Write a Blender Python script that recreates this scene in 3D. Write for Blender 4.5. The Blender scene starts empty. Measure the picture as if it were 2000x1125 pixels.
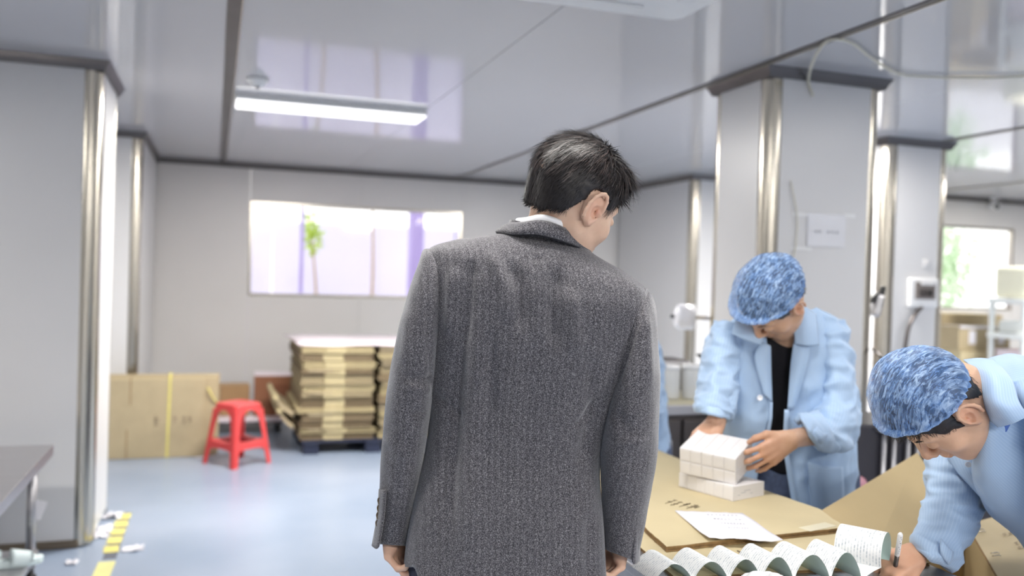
import bpy, bmesh, math, random
import numpy as np
from mathutils import Vector, Matrix

random.seed(7)
RNG = np.random.default_rng(7)
SC = bpy.context.scene
COL = SC.collection

# ------------------------------------------------------------------ camera, sky, exposure
FPX, YAW, PITCH, ROLL, EYE = 1709.7, .32746, -.012814, .030227, 1.45
_cy, _sy = math.cos(YAW), math.sin(YAW)
_fw = np.array([_sy * math.cos(PITCH), _cy * math.cos(PITCH), math.sin(PITCH)])
_r0 = np.array([_cy, -_sy, 0.0])
_u0 = np.cross(_r0, _fw)
CR = math.cos(ROLL) * _r0 + math.sin(ROLL) * _u0
CU = -math.sin(ROLL) * _r0 + math.cos(ROLL) * _u0
CF = _fw
CO = np.array([0.0, 0.0, EYE])

cam = bpy.data.cameras.new('camera')
cam_ob = bpy.data.objects.new('camera', cam)
COL.objects.link(cam_ob)
cam_ob.matrix_world = Matrix(((CR[0], CU[0], -CF[0], CO[0]), (CR[1], CU[1], -CF[1], CO[1]),
                              (CR[2], CU[2], -CF[2], CO[2]), (0, 0, 0, 1)))
cam.sensor_width = 36.0
cam.lens = FPX / 2000 * 36.0
cam.clip_start = 0.05
cam.dof.use_dof = True
cam.dof.focus_distance = 1.68
cam.dof.aperture_fstop = 2.2
SC.camera = cam_ob

world = bpy.data.worlds.new('sky')
SC.world = world
world.use_nodes = True
wn = world.node_tree
wn.nodes['Background'].inputs[0].default_value = (1.0, 0.985, 0.97, 1)
wn.nodes['Background'].inputs[1].default_value = 2.1

SC.view_settings.view_transform = 'Standard'
SC.view_settings.look = 'None'
SC.view_settings.exposure = 0.15
SC.view_settings.gamma = 1.0
SC.view_settings.use_curve_mapping = False
LAMP_POWER = 62.0        # watts of each ceiling panel lamp


# ------------------------------------------------------------------ helpers
def P(x, y, d):
    """the world point that stands d metres along the view axis on the line through photo pixel (x, y)"""
    return CO + d * (CF + (x - 1000) / FPX * CR - (y - 562.5) / FPX * CU)


def on_z(x, y, z):
    k = CF + (x - 1000) / FPX * CR - (y - 562.5) / FPX * CU
    return CO + (z - EYE) / k[2] * k


def link(o, parent=None):
    COL.objects.link(o)
    if parent is not None:
        o.parent = parent
    return o


def tag(o, label=None, cat=None, group=None, kind=None):
    for k, v in (('label', label), ('category', cat), ('group', group), ('kind', kind)):
        if v:
            o[k] = v
    return o


def empty(name, loc, label=None, cat=None, group=None, rz=0.0, kind=None):
    o = bpy.data.objects.new(name, None)
    o.location = loc
    o.rotation_euler = (0, 0, rz)
    o.empty_display_size = .05
    link(o)
    return tag(o, label, cat, group, kind)


def mesh(name, verts, faces, mat, parent=None, smooth=True, matidx=None, local=False):
    """one mesh object; verts are world coordinates, stored relative to the parent unless local"""
    v = np.asarray(verts, dtype=np.float64).reshape(-1, 3)
    me = bpy.data.meshes.new(name)
    if isinstance(faces, np.ndarray) and faces.ndim == 2:
        n, k = faces.shape
        me.vertices.add(len(v))
        me.loops.add(n * k)
        me.polygons.add(n)
        me.loops.foreach_set('vertex_index', faces.astype(np.int32).ravel())
        me.polygons.foreach_set('loop_start', np.arange(0, n * k, k, dtype=np.int32))
        if parent is not None and not local:
            v = rel(v, parent)
        me.vertices.foreach_set('co', v.astype(np.float32).ravel())
        me.update(calc_edges=True)
    else:
        if parent is not None and not local:
            v = rel(v, parent)
        me.from_pydata(v.tolist(), [], [tuple(int(i) for i in f) for f in faces])
        me.update()
    mats = mat if isinstance(mat, (list, tuple)) else [mat]
    for m in mats:
        me.materials.append(m)
    if matidx is not None:
        me.polygons.foreach_set('material_index', np.asarray(matidx, dtype=np.int32))
    me.polygons.foreach_set('use_smooth', np.full(len(me.polygons), smooth))
    o = bpy.data.objects.new(name, me)
    return link(o, parent)


def world_of(o):
    m = o.matrix_basis.copy() if o.parent is None else world_of(o.parent) @ o.matrix_basis
    return m


def rel(v, parent):
    m = np.array(world_of(parent).inverted())
    return v @ m[:3, :3].T + m[:3, 3]


def rot(ax, ay, az):
    cx, sx, cy, sy, cz, sz = math.cos(ax), math.sin(ax), math.cos(ay), math.sin(ay), math.cos(az), math.sin(az)
    X = np.array([[1, 0, 0], [0, cx, -sx], [0, sx, cx]])
    Y = np.array([[cy, 0, sy], [0, 1, 0], [-sy, 0, cy]])
    Z = np.array([[cz, -sz, 0], [sz, cz, 0], [0, 0, 1]])
    return Z @ Y @ X


def box_vf(c, s, R=None, bev=0.0, seg=2):
    """a box of size s about c, rounded by bev: verts, faces"""
    bm = bmesh.new()
    bmesh.ops.create_cube(bm, size=1.0)
    for v in bm.verts:
        v.co = Vector((v.co.x * s[0], v.co.y * s[1], v.co.z * s[2]))
    if bev > 0:
        bmesh.ops.bevel(bm, geom=bm.edges[:], offset=min(bev, .49 * min(s)), segments=seg, profile=.5, affect='EDGES')
    bm.verts.index_update()
    v = np.array([p.co[:] for p in bm.verts])
    f = [[q.index for q in p.verts] for p in bm.faces]
    bm.free()
    if R is not None:
        v = v @ np.asarray(R).T
    return v + np.asarray(c, float), f


def join(parts):
    V, F, n = [], [], 0
    for v, f in parts:
        V.append(np.asarray(v, float).reshape(-1, 3))
        F += [[i + n for i in q] for q in f]
        n += len(V[-1])
    return np.concatenate(V), F


def box(name, c, s, mat, parent=None, R=None, bev=0.003, smooth=False, seg=2):
    v, f = box_vf(c, s, R, bev, seg)
    return mesh(name, v, f, mat, parent, smooth)


def lathe_vf(profile, n=24, c=(0, 0, 0), R=None):
    """profile [(r, z)] turned about z"""
    V, F = [], []
    m = len(profile)
    for r, z in profile:
        for k in range(n):
            a = 2 * math.pi * k / n
            V.append((r * math.cos(a), r * math.sin(a), z))
    for i in range(m - 1):
        for k in range(n):
            k2 = (k + 1) % n
            F.append((i * n + k, i * n + k2, (i + 1) * n + k2, (i + 1) * n + k))
    if profile[0][0] > 1e-5:
        F.append(tuple(range(n))[::-1])
    if profile[-1][0] > 1e-5:
        F.append(tuple((m - 1) * n + k for k in range(n)))
    V = np.array(V)
    if R is not None:
        V = V @ np.asarray(R).T
    return V + np.asarray(c, float), F


def lathe(name, profile, mat, parent=None, c=(0, 0, 0), R=None, n=24, smooth=True):
    v, f = lathe_vf(profile, n, c, R)
    return mesh(name, v, f, mat, parent, smooth)


def catmull(pts, n):
    """n samples on a Catmull-Rom curve through the rows of pts"""
    p = np.asarray(pts, float)
    p = np.vstack([2 * p[0] - p[1], p, 2 * p[-1] - p[-2]])
    t = np.linspace(0, len(p) - 3 - 1e-9, n)
    i = t.astype(int)
    u = (t - i)[:, None]
    a, b, c, d = p[i], p[i + 1], p[i + 2], p[i + 3]
    return .5 * ((2 * b) + (-a + c) * u + (2 * a - 5 * b + 4 * c - d) * u * u + (-a + 3 * b - 3 * c + d) * u ** 3)


def tube_vf(pts, r, n=8, samples=None):
    """round tube along pts; r is a number or one per point"""
    p = np.asarray(pts, float)
    rr = np.full(len(p), r) if np.isscalar(r) else np.asarray(r, float)
    if samples:
        q = catmull(np.hstack([p, rr[:, None]]), samples)
        p, rr = q[:, :3], np.maximum(q[:, 3], 1e-4)
    t = np.gradient(p, axis=0)
    t /= np.linalg.norm(t, axis=1)[:, None] + 1e-12
    a = np.array([0, 0, 1.0]) if abs(t[0][2]) < .9 else np.array([1.0, 0, 0])
    V = []
    for i in range(len(p)):
        a = a - t[i] * (a @ t[i])
        a /= np.linalg.norm(a)
        b = np.cross(t[i], a)
        for k in range(n):
            w = 2 * math.pi * k / n
            V.append(p[i] + rr[i] * (math.cos(w) * a + math.sin(w) * b))
    F = []
    for i in range(len(p) - 1):
        for k in range(n):
            k2 = (k + 1) % n
            F.append((i * n + k, i * n + k2, (i + 1) * n + k2, (i + 1) * n + k))
    F.append(tuple(range(n))[::-1])
    F.append(tuple((len(p) - 1) * n + k for k in range(n)))
    return np.array(V), F


def tube(name, pts, r, mat, parent=None, n=8, samples=None):
    v, f = tube_vf(pts, r, n, samples)
    return mesh(name, v, f, mat, parent, True)


def grid_faces(nr, nc, wrap=False):
    i = np.arange(nr - 1)[:, None]
    k = np.arange(nc if wrap else nc - 1)[None, :]
    k2 = (k + 1) % nc
    return np.stack([i * nc + k, i * nc + k2, (i + 1) * nc + k2, (i + 1) * nc + k], -1).reshape(-1, 4)


_perm = np.random.default_rng(3).permutation(256)
_perm = np.concatenate([_perm, _perm, _perm])
_grad = np.random.default_rng(4).normal(size=(256, 3))
_grad /= np.linalg.norm(_grad, axis=1)[:, None]


def noise3(p):
    """Perlin noise of the rows of p, about -1..1"""
    p = np.asarray(p, float)
    i = np.floor(p).astype(int)
    f = p - i
    u = f * f * f * (f * (f * 6 - 15) + 10)
    out = 0
    for dx in (0, 1):
        for dy in (0, 1):
            for dz in (0, 1):
                h = _perm[_perm[_perm[(i[:, 0] + dx) & 255] + ((i[:, 1] + dy) & 255)] + ((i[:, 2] + dz) & 255)]
                g = (_grad[h] * (f - [dx, dy, dz])).sum(1)
                w = (u[:, 0] if dx else 1 - u[:, 0]) * (u[:, 1] if dy else 1 - u[:, 1]) * (u[:, 2] if dz else 1 - u[:, 2])
                out = out + g * w
    return out * 1.6


# ------------------------------------------------------------------ materials
MATS = {}


def nodes(name):
    m = bpy.data.materials.new(name)
    m.use_nodes = True
    n = m.node_tree
    return m, n, n.nodes['Principled BSDF']


def lin(c):
    """sRGB 0..255 to linear rgba"""
    return tuple(((v / 255) / 12.92 if v <= 10 else (((v / 255) + .055) / 1.055) ** 2.4) for v in c) + (1.0,)


def mk(name, rgb, rough=.5, metal=0.0, var=.06, scale=8.0, bump=0.0, bscale=60.0, spec=.5, sheen=0.0, stretch=(1, 1, 1), coat=0.0):
    """principled material with a soft procedural variation of tone"""
    m, n, b = nodes(name)
    tc = n.nodes.new('ShaderNodeTexCoord')
    mp = n.nodes.new('ShaderNodeMapping')
    mp.inputs['Scale'].default_value = stretch
    n.links.new(tc.outputs['Object'], mp.inputs[0])
    nz = n.nodes.new('ShaderNodeTexNoise')
    nz.inputs['Scale'].default_value = scale
    nz.inputs['Detail'].default_value = 4
    n.links.new(mp.outputs[0], nz.inputs[0])
    cr = n.nodes.new('ShaderNodeValToRGB')
    c = lin(rgb)
    cr.color_ramp.elements[0].position = .3
    cr.color_ramp.elements[1].position = .7
    cr.color_ramp.elements[0].color = tuple(max(0, v * (1 - var)) for v in c[:3]) + (1,)
    cr.color_ramp.elements[1].color = tuple(min(1, v * (1 + var)) for v in c[:3]) + (1,)
    n.links.new(nz.outputs[0], cr.inputs[0])
    n.links.new(cr.outputs[0], b.inputs['Base Color'])
    b.inputs['Roughness'].default_value = rough
    b.inputs['Metallic'].default_value = metal
    b.inputs['Specular IOR Level'].default_value = spec
    if sheen:
        b.inputs['Sheen Weight'].default_value = sheen
        b.inputs['Sheen Roughness'].default_value = .5
    if coat:
        b.inputs['Coat Weight'].default_value = coat
        b.inputs['Coat Roughness'].default_value = .1
    if bump:
        nb = n.nodes.new('ShaderNodeTexNoise')
        nb.inputs['Scale'].default_value = bscale
        nb.inputs['Detail'].default_value = 5
        n.links.new(mp.outputs[0], nb.inputs[0])
        bp = n.nodes.new('ShaderNodeBump')
        bp.inputs['Strength'].default_value = bump
        bp.inputs['Distance'].default_value = .01
        n.links.new(nb.outputs[0], bp.inputs['Height'])
        n.links.new(bp.outputs[0], b.inputs['Normal'])
    MATS[name] = m
    return m


def emit(name, rgb, strength):
    m, n, b = nodes(name)
    b.inputs['Base Color'].default_value = lin(rgb)
    b.inputs['Emission Color'].default_value = lin(rgb)
    b.inputs['Emission Strength'].default_value = strength
    MATS[name] = m
    return m


M_WALL = mk('wall_panel', (222, 219, 216), .32, 0, .02, 1.5, .02, 2.0)
M_PILLAR = mk('pillar_panel', (216, 215, 215), .34, 0, .02, 1.5)
M_CEIL = mk('ceiling_panel', (196, 195, 198), .07, 0, .02, .8, .02, 1.2, stretch=(1, .2, 1))
M_ALU = mk('dark_aluminium', (104, 100, 99), .38, .7, .08, 5)
M_STRIP = mk('champagne_steel', (196, 190, 178), .22, 1.0, .06, 3, stretch=(4, 4, .4))
M_STEEL = mk('brushed_steel', (186, 184, 186), .34, .9, .06, 14, .05, 90, stretch=(.3, 6, 6))
M_DKSTEEL = mk('dark_steel', (92, 86, 84), .35, .8, .12, 6)
M_WHITE = mk('white_plastic', (232, 232, 232), .35, 0, .02)
M_PAPER = mk('white_paper', (228, 226, 231), .8, 0, .015, 12)
M_BLACK = mk('black_plastic', (26, 26, 28), .4, 0, .1)
M_CARD = mk('kraft_cardboard', (178, 162, 130), .75, 0, .05, 9, .04, 120, stretch=(1, 1, 1))
M_CARD2 = mk('pale_cardboard', (198, 183, 146), .72, 0, .04, 7, .03, 90)
M_CARD3 = mk('brown_cardboard', (176, 140, 100), .75, 0, .06, 9)  # browner board of the small trolley carton
M_CARDEDGE = mk('cut_cardboard_edge', (140, 112, 74), .9, 0, .25, 60, .3, 300)
M_RED = mk('red_plastic', (208, 66, 66), .35, 0, .04, 5)
M_YEL = mk('yellow_tape', (222, 210, 120), .5, 0, .08, 18)
M_PALLET = mk('blue_black_plastic', (38, 44, 66), .5, 0, .1)
M_WOOD = mk('pale_wood', (176, 150, 116), .7, 0, .15, 6, .1, 30, stretch=(1, 8, 8))
M_LAMP = emit('lamp_diffuser', (255, 253, 252), 1.6)


def m_floor():
    m, n, b = nodes('blue_epoxy')
    tc = n.nodes.new('ShaderNodeTexCoord')
    a = n.nodes.new('ShaderNodeTexNoise')
    a.inputs['Scale'].default_value = .9
    a.inputs['Detail'].default_value = 5
    n.links.new(tc.outputs['Object'], a.inputs[0])
    r = n.nodes.new('ShaderNodeValToRGB')
    r.color_ramp.elements[0].position, r.color_ramp.elements[1].position = .35, .68
    r.color_ramp.elements[0].color, r.color_ramp.elements[1].color = lin((136, 151, 172)), lin((158, 169, 187))
    n.links.new(a.outputs[0], r.inputs[0])
    s = n.nodes.new('ShaderNodeTexNoise')          # scuffs
    s.inputs['Scale'].default_value = 5.5
    s.inputs['Detail'].default_value = 6
    n.links.new(tc.outputs['Object'], s.inputs[0])
    sr = n.nodes.new('ShaderNodeValToRGB')
    sr.color_ramp.elements[0].position, sr.color_ramp.elements[1].position = .69, .76
    n.links.new(s.outputs[0], sr.inputs[0])
    mx = n.nodes.new('ShaderNodeMix')
    mx.data_type = 'RGBA'
    mx.inputs[7].default_value = lin((132, 148, 164))
    n.links.new(r.outputs[0], mx.inputs[6])
    mul = n.nodes.new('ShaderNodeMath')
    mul.operation = 'MULTIPLY'
    mul.inputs[1].default_value = .55
    n.links.new(sr.outputs[0], mul.inputs[0])
    n.links.new(mul.outputs[0], mx.inputs[0])
    n.links.new(mx.outputs[2], b.inputs['Base Color'])
    rr = n.nodes.new('ShaderNodeMapRange')
    rr.inputs[3].default_value, rr.inputs[4].default_value = .22, .4
    n.links.new(a.outputs[0], rr.inputs[0])
    n.links.new(rr.outputs[0], b.inputs['Roughness'])
    return m


def m_glass():
    m, n, b = nodes('window_glass')
    out = n.nodes['Material Output']
    tr = n.nodes.new('ShaderNodeBsdfTransparent')
    tr.inputs[0].default_value = (.97, .98, .98, 1)
    gl = n.nodes.new('ShaderNodeBsdfGlossy')
    gl.inputs['Roughness'].default_value = .05
    fr = n.nodes.new('ShaderNodeFresnel')
    ge = n.nodes.new('ShaderNodeNewGeometry')
    mr = n.nodes.new('ShaderNodeMapRange')
    mr.inputs[3].default_value, mr.inputs[4].default_value = 1.45, 1 / 1.45
    n.links.new(ge.outputs['Backfacing'], mr.inputs[0])
    n.links.new(mr.outputs[0], fr.inputs['IOR'])
    mx = n.nodes.new('ShaderNodeMixShader')
    n.links.new(fr.outputs[0], mx.inputs[0])
    n.links.new(tr.outputs[0], mx.inputs[1])
    n.links.new(gl.outputs[0], mx.inputs[2])
    n.links.new(mx.outputs[0], out.inputs[0])
    return m


M_FLOOR, M_GLASS = m_floor(), m_glass()

# ------------------------------------------------------------------ the room shell
ZC, YB = 2.487, 9.10          # ceiling height, back wall
X0, X1, Y0, YR = -4.2, 10.4, -4.0, 7.65


def struct(o):
    o['kind'] = 'structure'
    return o


def slab(name, z, t, mat):
    v, f = join([box_vf(((X0 + 4.95) / 2, (Y0 + YB) / 2, z), (4.95 - X0, YB - Y0 + .2, t)),
                 box_vf(((X1 + 4.95) / 2, (Y0 + YR) / 2, z), (X1 - 4.95 + .06, YR - Y0 + .2, t))])
    return struct(mesh(name, v, f, mat, None, False))


slab('floor', -.05, .1, M_FLOOR)
ceiling = slab('ceiling', ZC + .09, .1, M_WALL)
seams = [-4.68, -2.315, .05, 2.415, 4.78, 7.145, 9.51, 11.9]
for i in range(len(seams) - 1):
    a, b = seams[i], seams[i + 1]
    m_ = (a + b) / 2
    for p, q in ((a + .02, m_ - .0015), (m_ + .0015, b - .02)):
        p, q = max(p, X0), min(q, X1)
        ye = YB if p < 4.7 else YR
        box('panel', ((p + q) / 2, (Y0 + ye) / 2, ZC + .02), (q - p, ye - Y0, .04), M_CEIL, ceiling, bev=.001, seg=1)
for i, x in enumerate(seams[1:-1]):
    w = .062 if i == 1 else .036
    ye = YB if x < 4.9 else YR
    box('joint_strip', (x, (Y0 + ye) / 2, ZC + .002), (w, ye - Y0, .014), M_ALU, ceiling, bev=.002)
    box('joint_rib', (x + w * .42, (Y0 + ye) / 2, ZC - .004), (.006, ye - Y0, .012), M_STRIP, ceiling, bev=.001)

wall_back = struct(box('wall_back', ((X0 + 4.9) / 2, YB + .12, ZC / 2), (.01, .01, .01), M_WALL, bev=0))
WX0, WX1, WZ0, WZ1 = .315, 2.50, 1.185, 2.125


def wall_panel(parent, x0, x1, z0, z1, y, t=.05):
    box('panel', ((x0 + x1) / 2, y + t / 2, (z0 + z1) / 2), (x1 - x0 - .003, t, z1 - z0 - .002), M_WALL, parent, bev=.0015, seg=1)


for x0, x1 in ((-4.2, -3.05), (-3.05, -1.87), (-1.87, -.69), (-.69, WX0), (WX1, 3.68), (3.68, 4.9)):
    wall_panel(wall_back, x0, x1, 0, ZC, YB)
for x0, x1 in ((WX0, 1.42), (1.42, WX1)):
    wall_panel(wall_back, x0, x1, 0, WZ0, YB)
    wall_panel(wall_back, x0, x1, WZ1, ZC, YB)


def wall_plain(name, axis, at, a0, a1, holes=()):
    """wall across x ('y' plane) or across y ('x' plane), built of panels about 1.18 wide"""
    root = struct(bpy.data.objects.new(name, None))
    link(root)
    n = max(1, round((a1 - a0) / 1.18))
    for k in range(n):
        p, q = a0 + (a1 - a0) * k / n, a0 + (a1 - a0) * (k + 1) / n
        zs = [(0, ZC)]
        for h0, h1, z0, z1 in holes:
            if q > h0 + .01 and p < h1 - .01:
                zs = [(0, z0), (z1, ZC)]
        for z0, z1 in zs:
            if axis == 'y':
                box('panel', ((p + q) / 2, at, (z0 + z1) / 2), (q - p - .003, .05, z1 - z0), M_WALL, root, bev=.0015, seg=1)
            else:
                box('panel', (at, (p + q) / 2, (z0 + z1) / 2), (.05, q - p - .003, z1 - z0), M_WALL, root, bev=.0015, seg=1)
    return root


wall_plain('wall_left', 'x', X0 - .025, Y0, YB)
wall_plain('wall_right', 'x', X1 + .025, Y0, YR)
wall_plain('wall_front', 'y', Y0 - .025, X0, X1)
RW0, RW1, RZ0, RZ1 = 7.22, 8.64, 1.235, 2.17
wr = struct(bpy.data.objects.new('wall_far_right', None))
link(wr)
for x0, x1 in ((4.90, 6.04), (6.04, RW0), (RW1, 9.5), (9.5, X1)):
    wall_panel(wr, x0, x1, 0, ZC, YR)
wall_panel(wr, RW0, RW1, 0, RZ0, YR)
wall_panel(wr, RW0, RW1, RZ1, ZC, YR)
box('panel', (4.875, 8.4, ZC / 2), (.05, 1.5, ZC), M_WALL, wr, bev=.001)

# dark aluminium cove along the ceiling line
for i, (a, b) in enumerate((((-.56, YB), (4.36, YB)), ((4.9, YR), (X1, YR)))):
    struct(box(f'trim_{i + 1}', ((a[0] + b[0]) / 2, a[1] - .018, ZC - .02), (b[0] - a[0], .036, .04), M_ALU, bev=.012, seg=3))


def window(name, x0, x1, z0, z1, y):
    root = struct(bpy.data.objects.new(name, None))
    link(root)
    t = .028
    f = [((x0 + x1) / 2, z1 - t / 2, x1 - x0, t), ((x0 + x1) / 2, z0 + t / 2, x1 - x0, t),
         (x0 + t / 2, (z0 + z1) / 2, t, z1 - z0 - 2 * t), (x1 - t / 2, (z0 + z1) / 2, t, z1 - z0 - 2 * t)]
    for cx, cz, w, h in f:
        box('frame', (cx, y + .024, cz), (w, .06, h), M_STRIP, root, bev=.004)
    box('pane', ((x0 + x1) / 2, y + .03, (z0 + z1) / 2), (x1 - x0 - .02, .006, z1 - z0 - .02), M_GLASS, root, bev=0)
    L = bpy.data.lights.new('window_portal', 'AREA')          # guides the daylight through the opening
    L.shape, L.size, L.size_y = 'RECTANGLE', x1 - x0, z1 - z0
    L.cycles.is_portal = True
    lo = bpy.data.objects.new('window_portal', L)
    link(lo, root)
    lo.location = ((x0 + x1) / 2, y + .06, (z0 + z1) / 2)
    lo.rotation_euler = (math.radians(-90), 0, 0)
    return root


window('window_1', WX0, WX1, WZ0, WZ1, YB)
window('window_2', RW0, RW1, RZ0, RZ1, YR)

# ------------------------------------------------------------------ the yard beyond the windows
M_YARD = mk('pale_concrete', (214, 212, 218), .9, 0, .05, 2)
M_LILAC = mk('lilac_render', (218, 213, 236), .8, 0, .03, .7)
M_POST = mk('purple_paint', (164, 148, 204), .6, 0, .05, 2)
M_LEAF = mk('yellow_green_leaf', (176, 200, 70), .6, 0, .25, 3)
M_LEAF2 = mk('pale_green_leaf', (206, 226, 196), .6, 0, .2, 3)
struct(box('ground', (4, 13.6, -.1), (30, 8.8, .1), M_YARD, bev=0))
lw = struct(bpy.data.objects.new('wall_yard', None))
link(lw)
for k in range(3):
    box('panel', (-.55 + 2.6 * k, 12.6, 1.06), (2.58, .12, 2.12), M_LILAC, lw, bev=.01)
for i, x in enumerate((1.0, 2.42)):
    q = empty('purple_post', (x, 11.0, -.05), ('thin' if i == 0 else 'thick') + ' purple post outside the wide back window', 'post')
    w = (.045, .17)[i]
    box('shaft', (x, 11.0, 1.4), (w, w, 2.9), M_POST, q, bev=.008)
    box('base_plate', (x, 11.0, -.035), (w + .12, w + .12, .03), M_POST, q, bev=.004)


def leaves_vf(c, r, n, size):
    V, F = [], []
    for k in range(n):
        d = RNG.normal(size=3)
        d /= np.linalg.norm(d)
        p = np.array(c) + d * np.array(r) * RNG.random() ** .45
        a, b = RNG.normal(size=3), RNG.normal(size=3)
        a /= np.linalg.norm(a)
        b -= a * (a @ b)
        b /= np.linalg.norm(b)
        nn = np.cross(a, b)
        s = size * RNG.uniform(.7, 1.3)
        i = len(V)
        V += [p - a * s, p + b * s * .45 + nn * s * .1, p + a * s, p - b * s * .45 + nn * s * .1]
        F += [(i, i + 1, i + 2), (i, i + 2, i + 3)]
    return np.array(V), F


def shrub(base, crown, r, n, size, mat, label):
    q = empty('shrub', base, label, 'shrub')
    tube('stem', [base, (np.array(base) + crown) / 2 + [.05, 0, 0], crown], [.03, .022, .012], M_WOOD, q, 7, 12)
    v, f = leaves_vf(crown, r, n, size)
    tag(mesh('foliage', v, f, mat, q, False), kind='stuff')


shrub((1.28, 11.9, -.05), (1.2, 11.8, 1.92), (.16, .15, .30), 130, .05, M_LEAF, 'yellow green shrub seen through the wide back window')
shrub((2.0, 12.1, -.05), (2.02, 12.0, 2.52), (.22, .2, .13), 150, .05, M_LEAF, 'taller shrub whose tip shows at the top of the back window')
shrub((9.6, 9.7, -.05), (9.5, 9.6, 1.75), (.75, .4, .75), 700, .07, M_LEAF2, 'pale green bush outside the far right window')

# ------------------------------------------------------------------ pillars boxed in white panels, steel corner strips
M_DARKSEAL = mk('dark_sealant', (112, 100, 84), .6, 0, .1)


def quarter(name, cx, cy, ex, ey, r, z0, z1, mat, parent):
    """rounded vertical corner strip: quarter round about (cx, cy) towards (ex, ey), with two flat lips"""
    pts = [(ex * (r + .0), ey * -.022)] if False else []
    n = 10
    for k in range(n + 1):
        a = math.pi / 2 * k / n
        pts.append((cx + ex * r * math.cos(a), cy + ey * r * math.sin(a)))
    pts = [(pts[0][0] + ex * .002, pts[0][1] - ey * .020)] + pts + [(pts[-1][0] - ex * .020, pts[-1][1] + ey * .002)]
    inner = [(x - ex * .006, y - ey * .006) for x, y in pts]
    V, F = [], []
    for z in (z0, z1):
        V += [(x, y, z) for x, y in pts] + [(x, y, z) for x, y in inner]
    m = len(pts)
    for k in range(m - 1):
        F.append((k, k + 1, 2 * m + k + 1, 2 * m + k))
        F.append((m + k + 1, m + k, 3 * m + k, 3 * m + k + 1))
    F.append((0, 2 * m, 3 * m, m))
    F.append((m - 1, 2 * m - 1, 4 * m - 1, 3 * m - 1))
    return mesh(name, V, F, mat, parent, True)


def pillar(x0, x1, y0, y1, corners, r=.05, skirt=True):
    root = struct(box('pillar', ((x0 + x1) / 2, (y0 + y1) / 2, ZC / 2), (x1 - x0 - .06, y1 - y0 - .06, ZC), M_PILLAR, bev=0))
    for cx, cy, ex, ey in corners:
        quarter('corner_strip', cx - ex * r, cy - ey * r, ex, ey, r, 0.012, ZC - .03, M_STRIP, root)
    e = r
    for a0, a1, y, s in ((x0, x1, y0, -1), (x0, x1, y1, 1)):
        box('panel', ((a0 + a1) / 2, y - s * .02, ZC / 2 + .02), (a1 - a0 - 2 * e, .04, ZC - .04), M_PILLAR, root, bev=.001, seg=1)
    for a0, a1, x, s in ((y0, y1, x0, -1), (y0, y1, x1, 1)):
        box('panel', (x - s * .02, (a0 + a1) / 2, ZC / 2 + .02), (.04, a1 - a0 - 2 * e, ZC - .04), M_PILLAR, root, bev=.001, seg=1)
    # cove of dark aluminium round the head, sloping outwards to the ceiling
    for (p, q, dx, dy) in (((x0, y0), (x1, y0), 0, -1), ((x0, y1), (x1, y1), 0, 1), ((x0, y0), (x0, y1), -1, 0), ((x1, y0), (x1, y1), 1, 0)):
        (ax, ay), (bx, by) = p, q
        k = .036
        ux, uy = (1, 0) if dy else (0, 1)
        V = []
        for (px, py), sgn in ((p, -1), (q, 1)):
            for off, z, ext in ((0.0, ZC - .05, 0), (.008, ZC - .052, .008), (k * .55, ZC - .026, k * .55), (k, ZC - .001, k), (0, ZC - .001, 0)):
                V.append((px + dx * off + ux * sgn * ext, py + dy * off + uy * sgn * ext, z))
        F = [(i, (i + 1) % 5, 5 + (i + 1) % 5, 5 + i) for i in range(5)] + [(4, 3, 2, 1, 0), (5, 6, 7, 8, 9)]
        mesh('cove_strip', V, F, M_ALU, root, False)
    if skirt:
        box('foot_seal', ((x0 + x1) / 2, y0 - .004, .02), (x1 - x0 - 2 * e, .02, .04), M_DARKSEAL, root, bev=.006)
    return root


pillar(-2.6, -.565, 4.92, 5.64, [(-.565, 4.92, 1, -1), (-.565, 5.64, 1, 1)], .062)
pillar(-2.6, -.555, 7.39, YB, [(-.555, 7.39, 1, -1)], .055, False)
pillar(2.475, 3.135, 3.565, 4.06, [(2.475, 3.565, -1, -1), (3.135, 3.565, 1, -1), (2.475, 4.06, -1, 1), (3.135, 4.06, 1, 1)], .05, False)
pillar(4.345, 4.885, 4.87, 5.42, [(4.345, 4.87, -1, -1), (4.885, 4.87, 1, -1), (4.345, 5.42, -1, 1)], .06, False)
pillar(4.335, 4.90, 7.43, YB, [(4.335, 7.43, -1, -1)], .055, False)

# ------------------------------------------------------------------ ceiling fittings


def panel_lamp(x, y, label, power=1.0, lx=1.16, ly=.30, rz=0.0):
    q = empty('ceiling_lamp', (x, y, ZC), label, 'lamp', rz=rz)
    f = box('housing', (0, 0, 0), (lx, ly, .03), M_WHITE, None, bev=.004)
    f.parent = q
    f.location = (0, 0, -.017)
    d = box('diffuser', (0, 0, 0), (lx - .012, ly - .012, .012), M_LAMP, None, bev=.004)
    d.parent = q
    d.location = (0, 0, -.036)
    L = bpy.data.lights.new('lamp_light', 'AREA')
    L.shape, L.size, L.size_y, L.energy, L.color = 'RECTANGLE', lx - .04, ly - .04, LAMP_POWER * power, (1.0, .965, .915)
    lo = bpy.data.objects.new('lamp_light', L)
    link(lo, q)
    lo.location = (0, 0, -.05)
    return q


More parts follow.
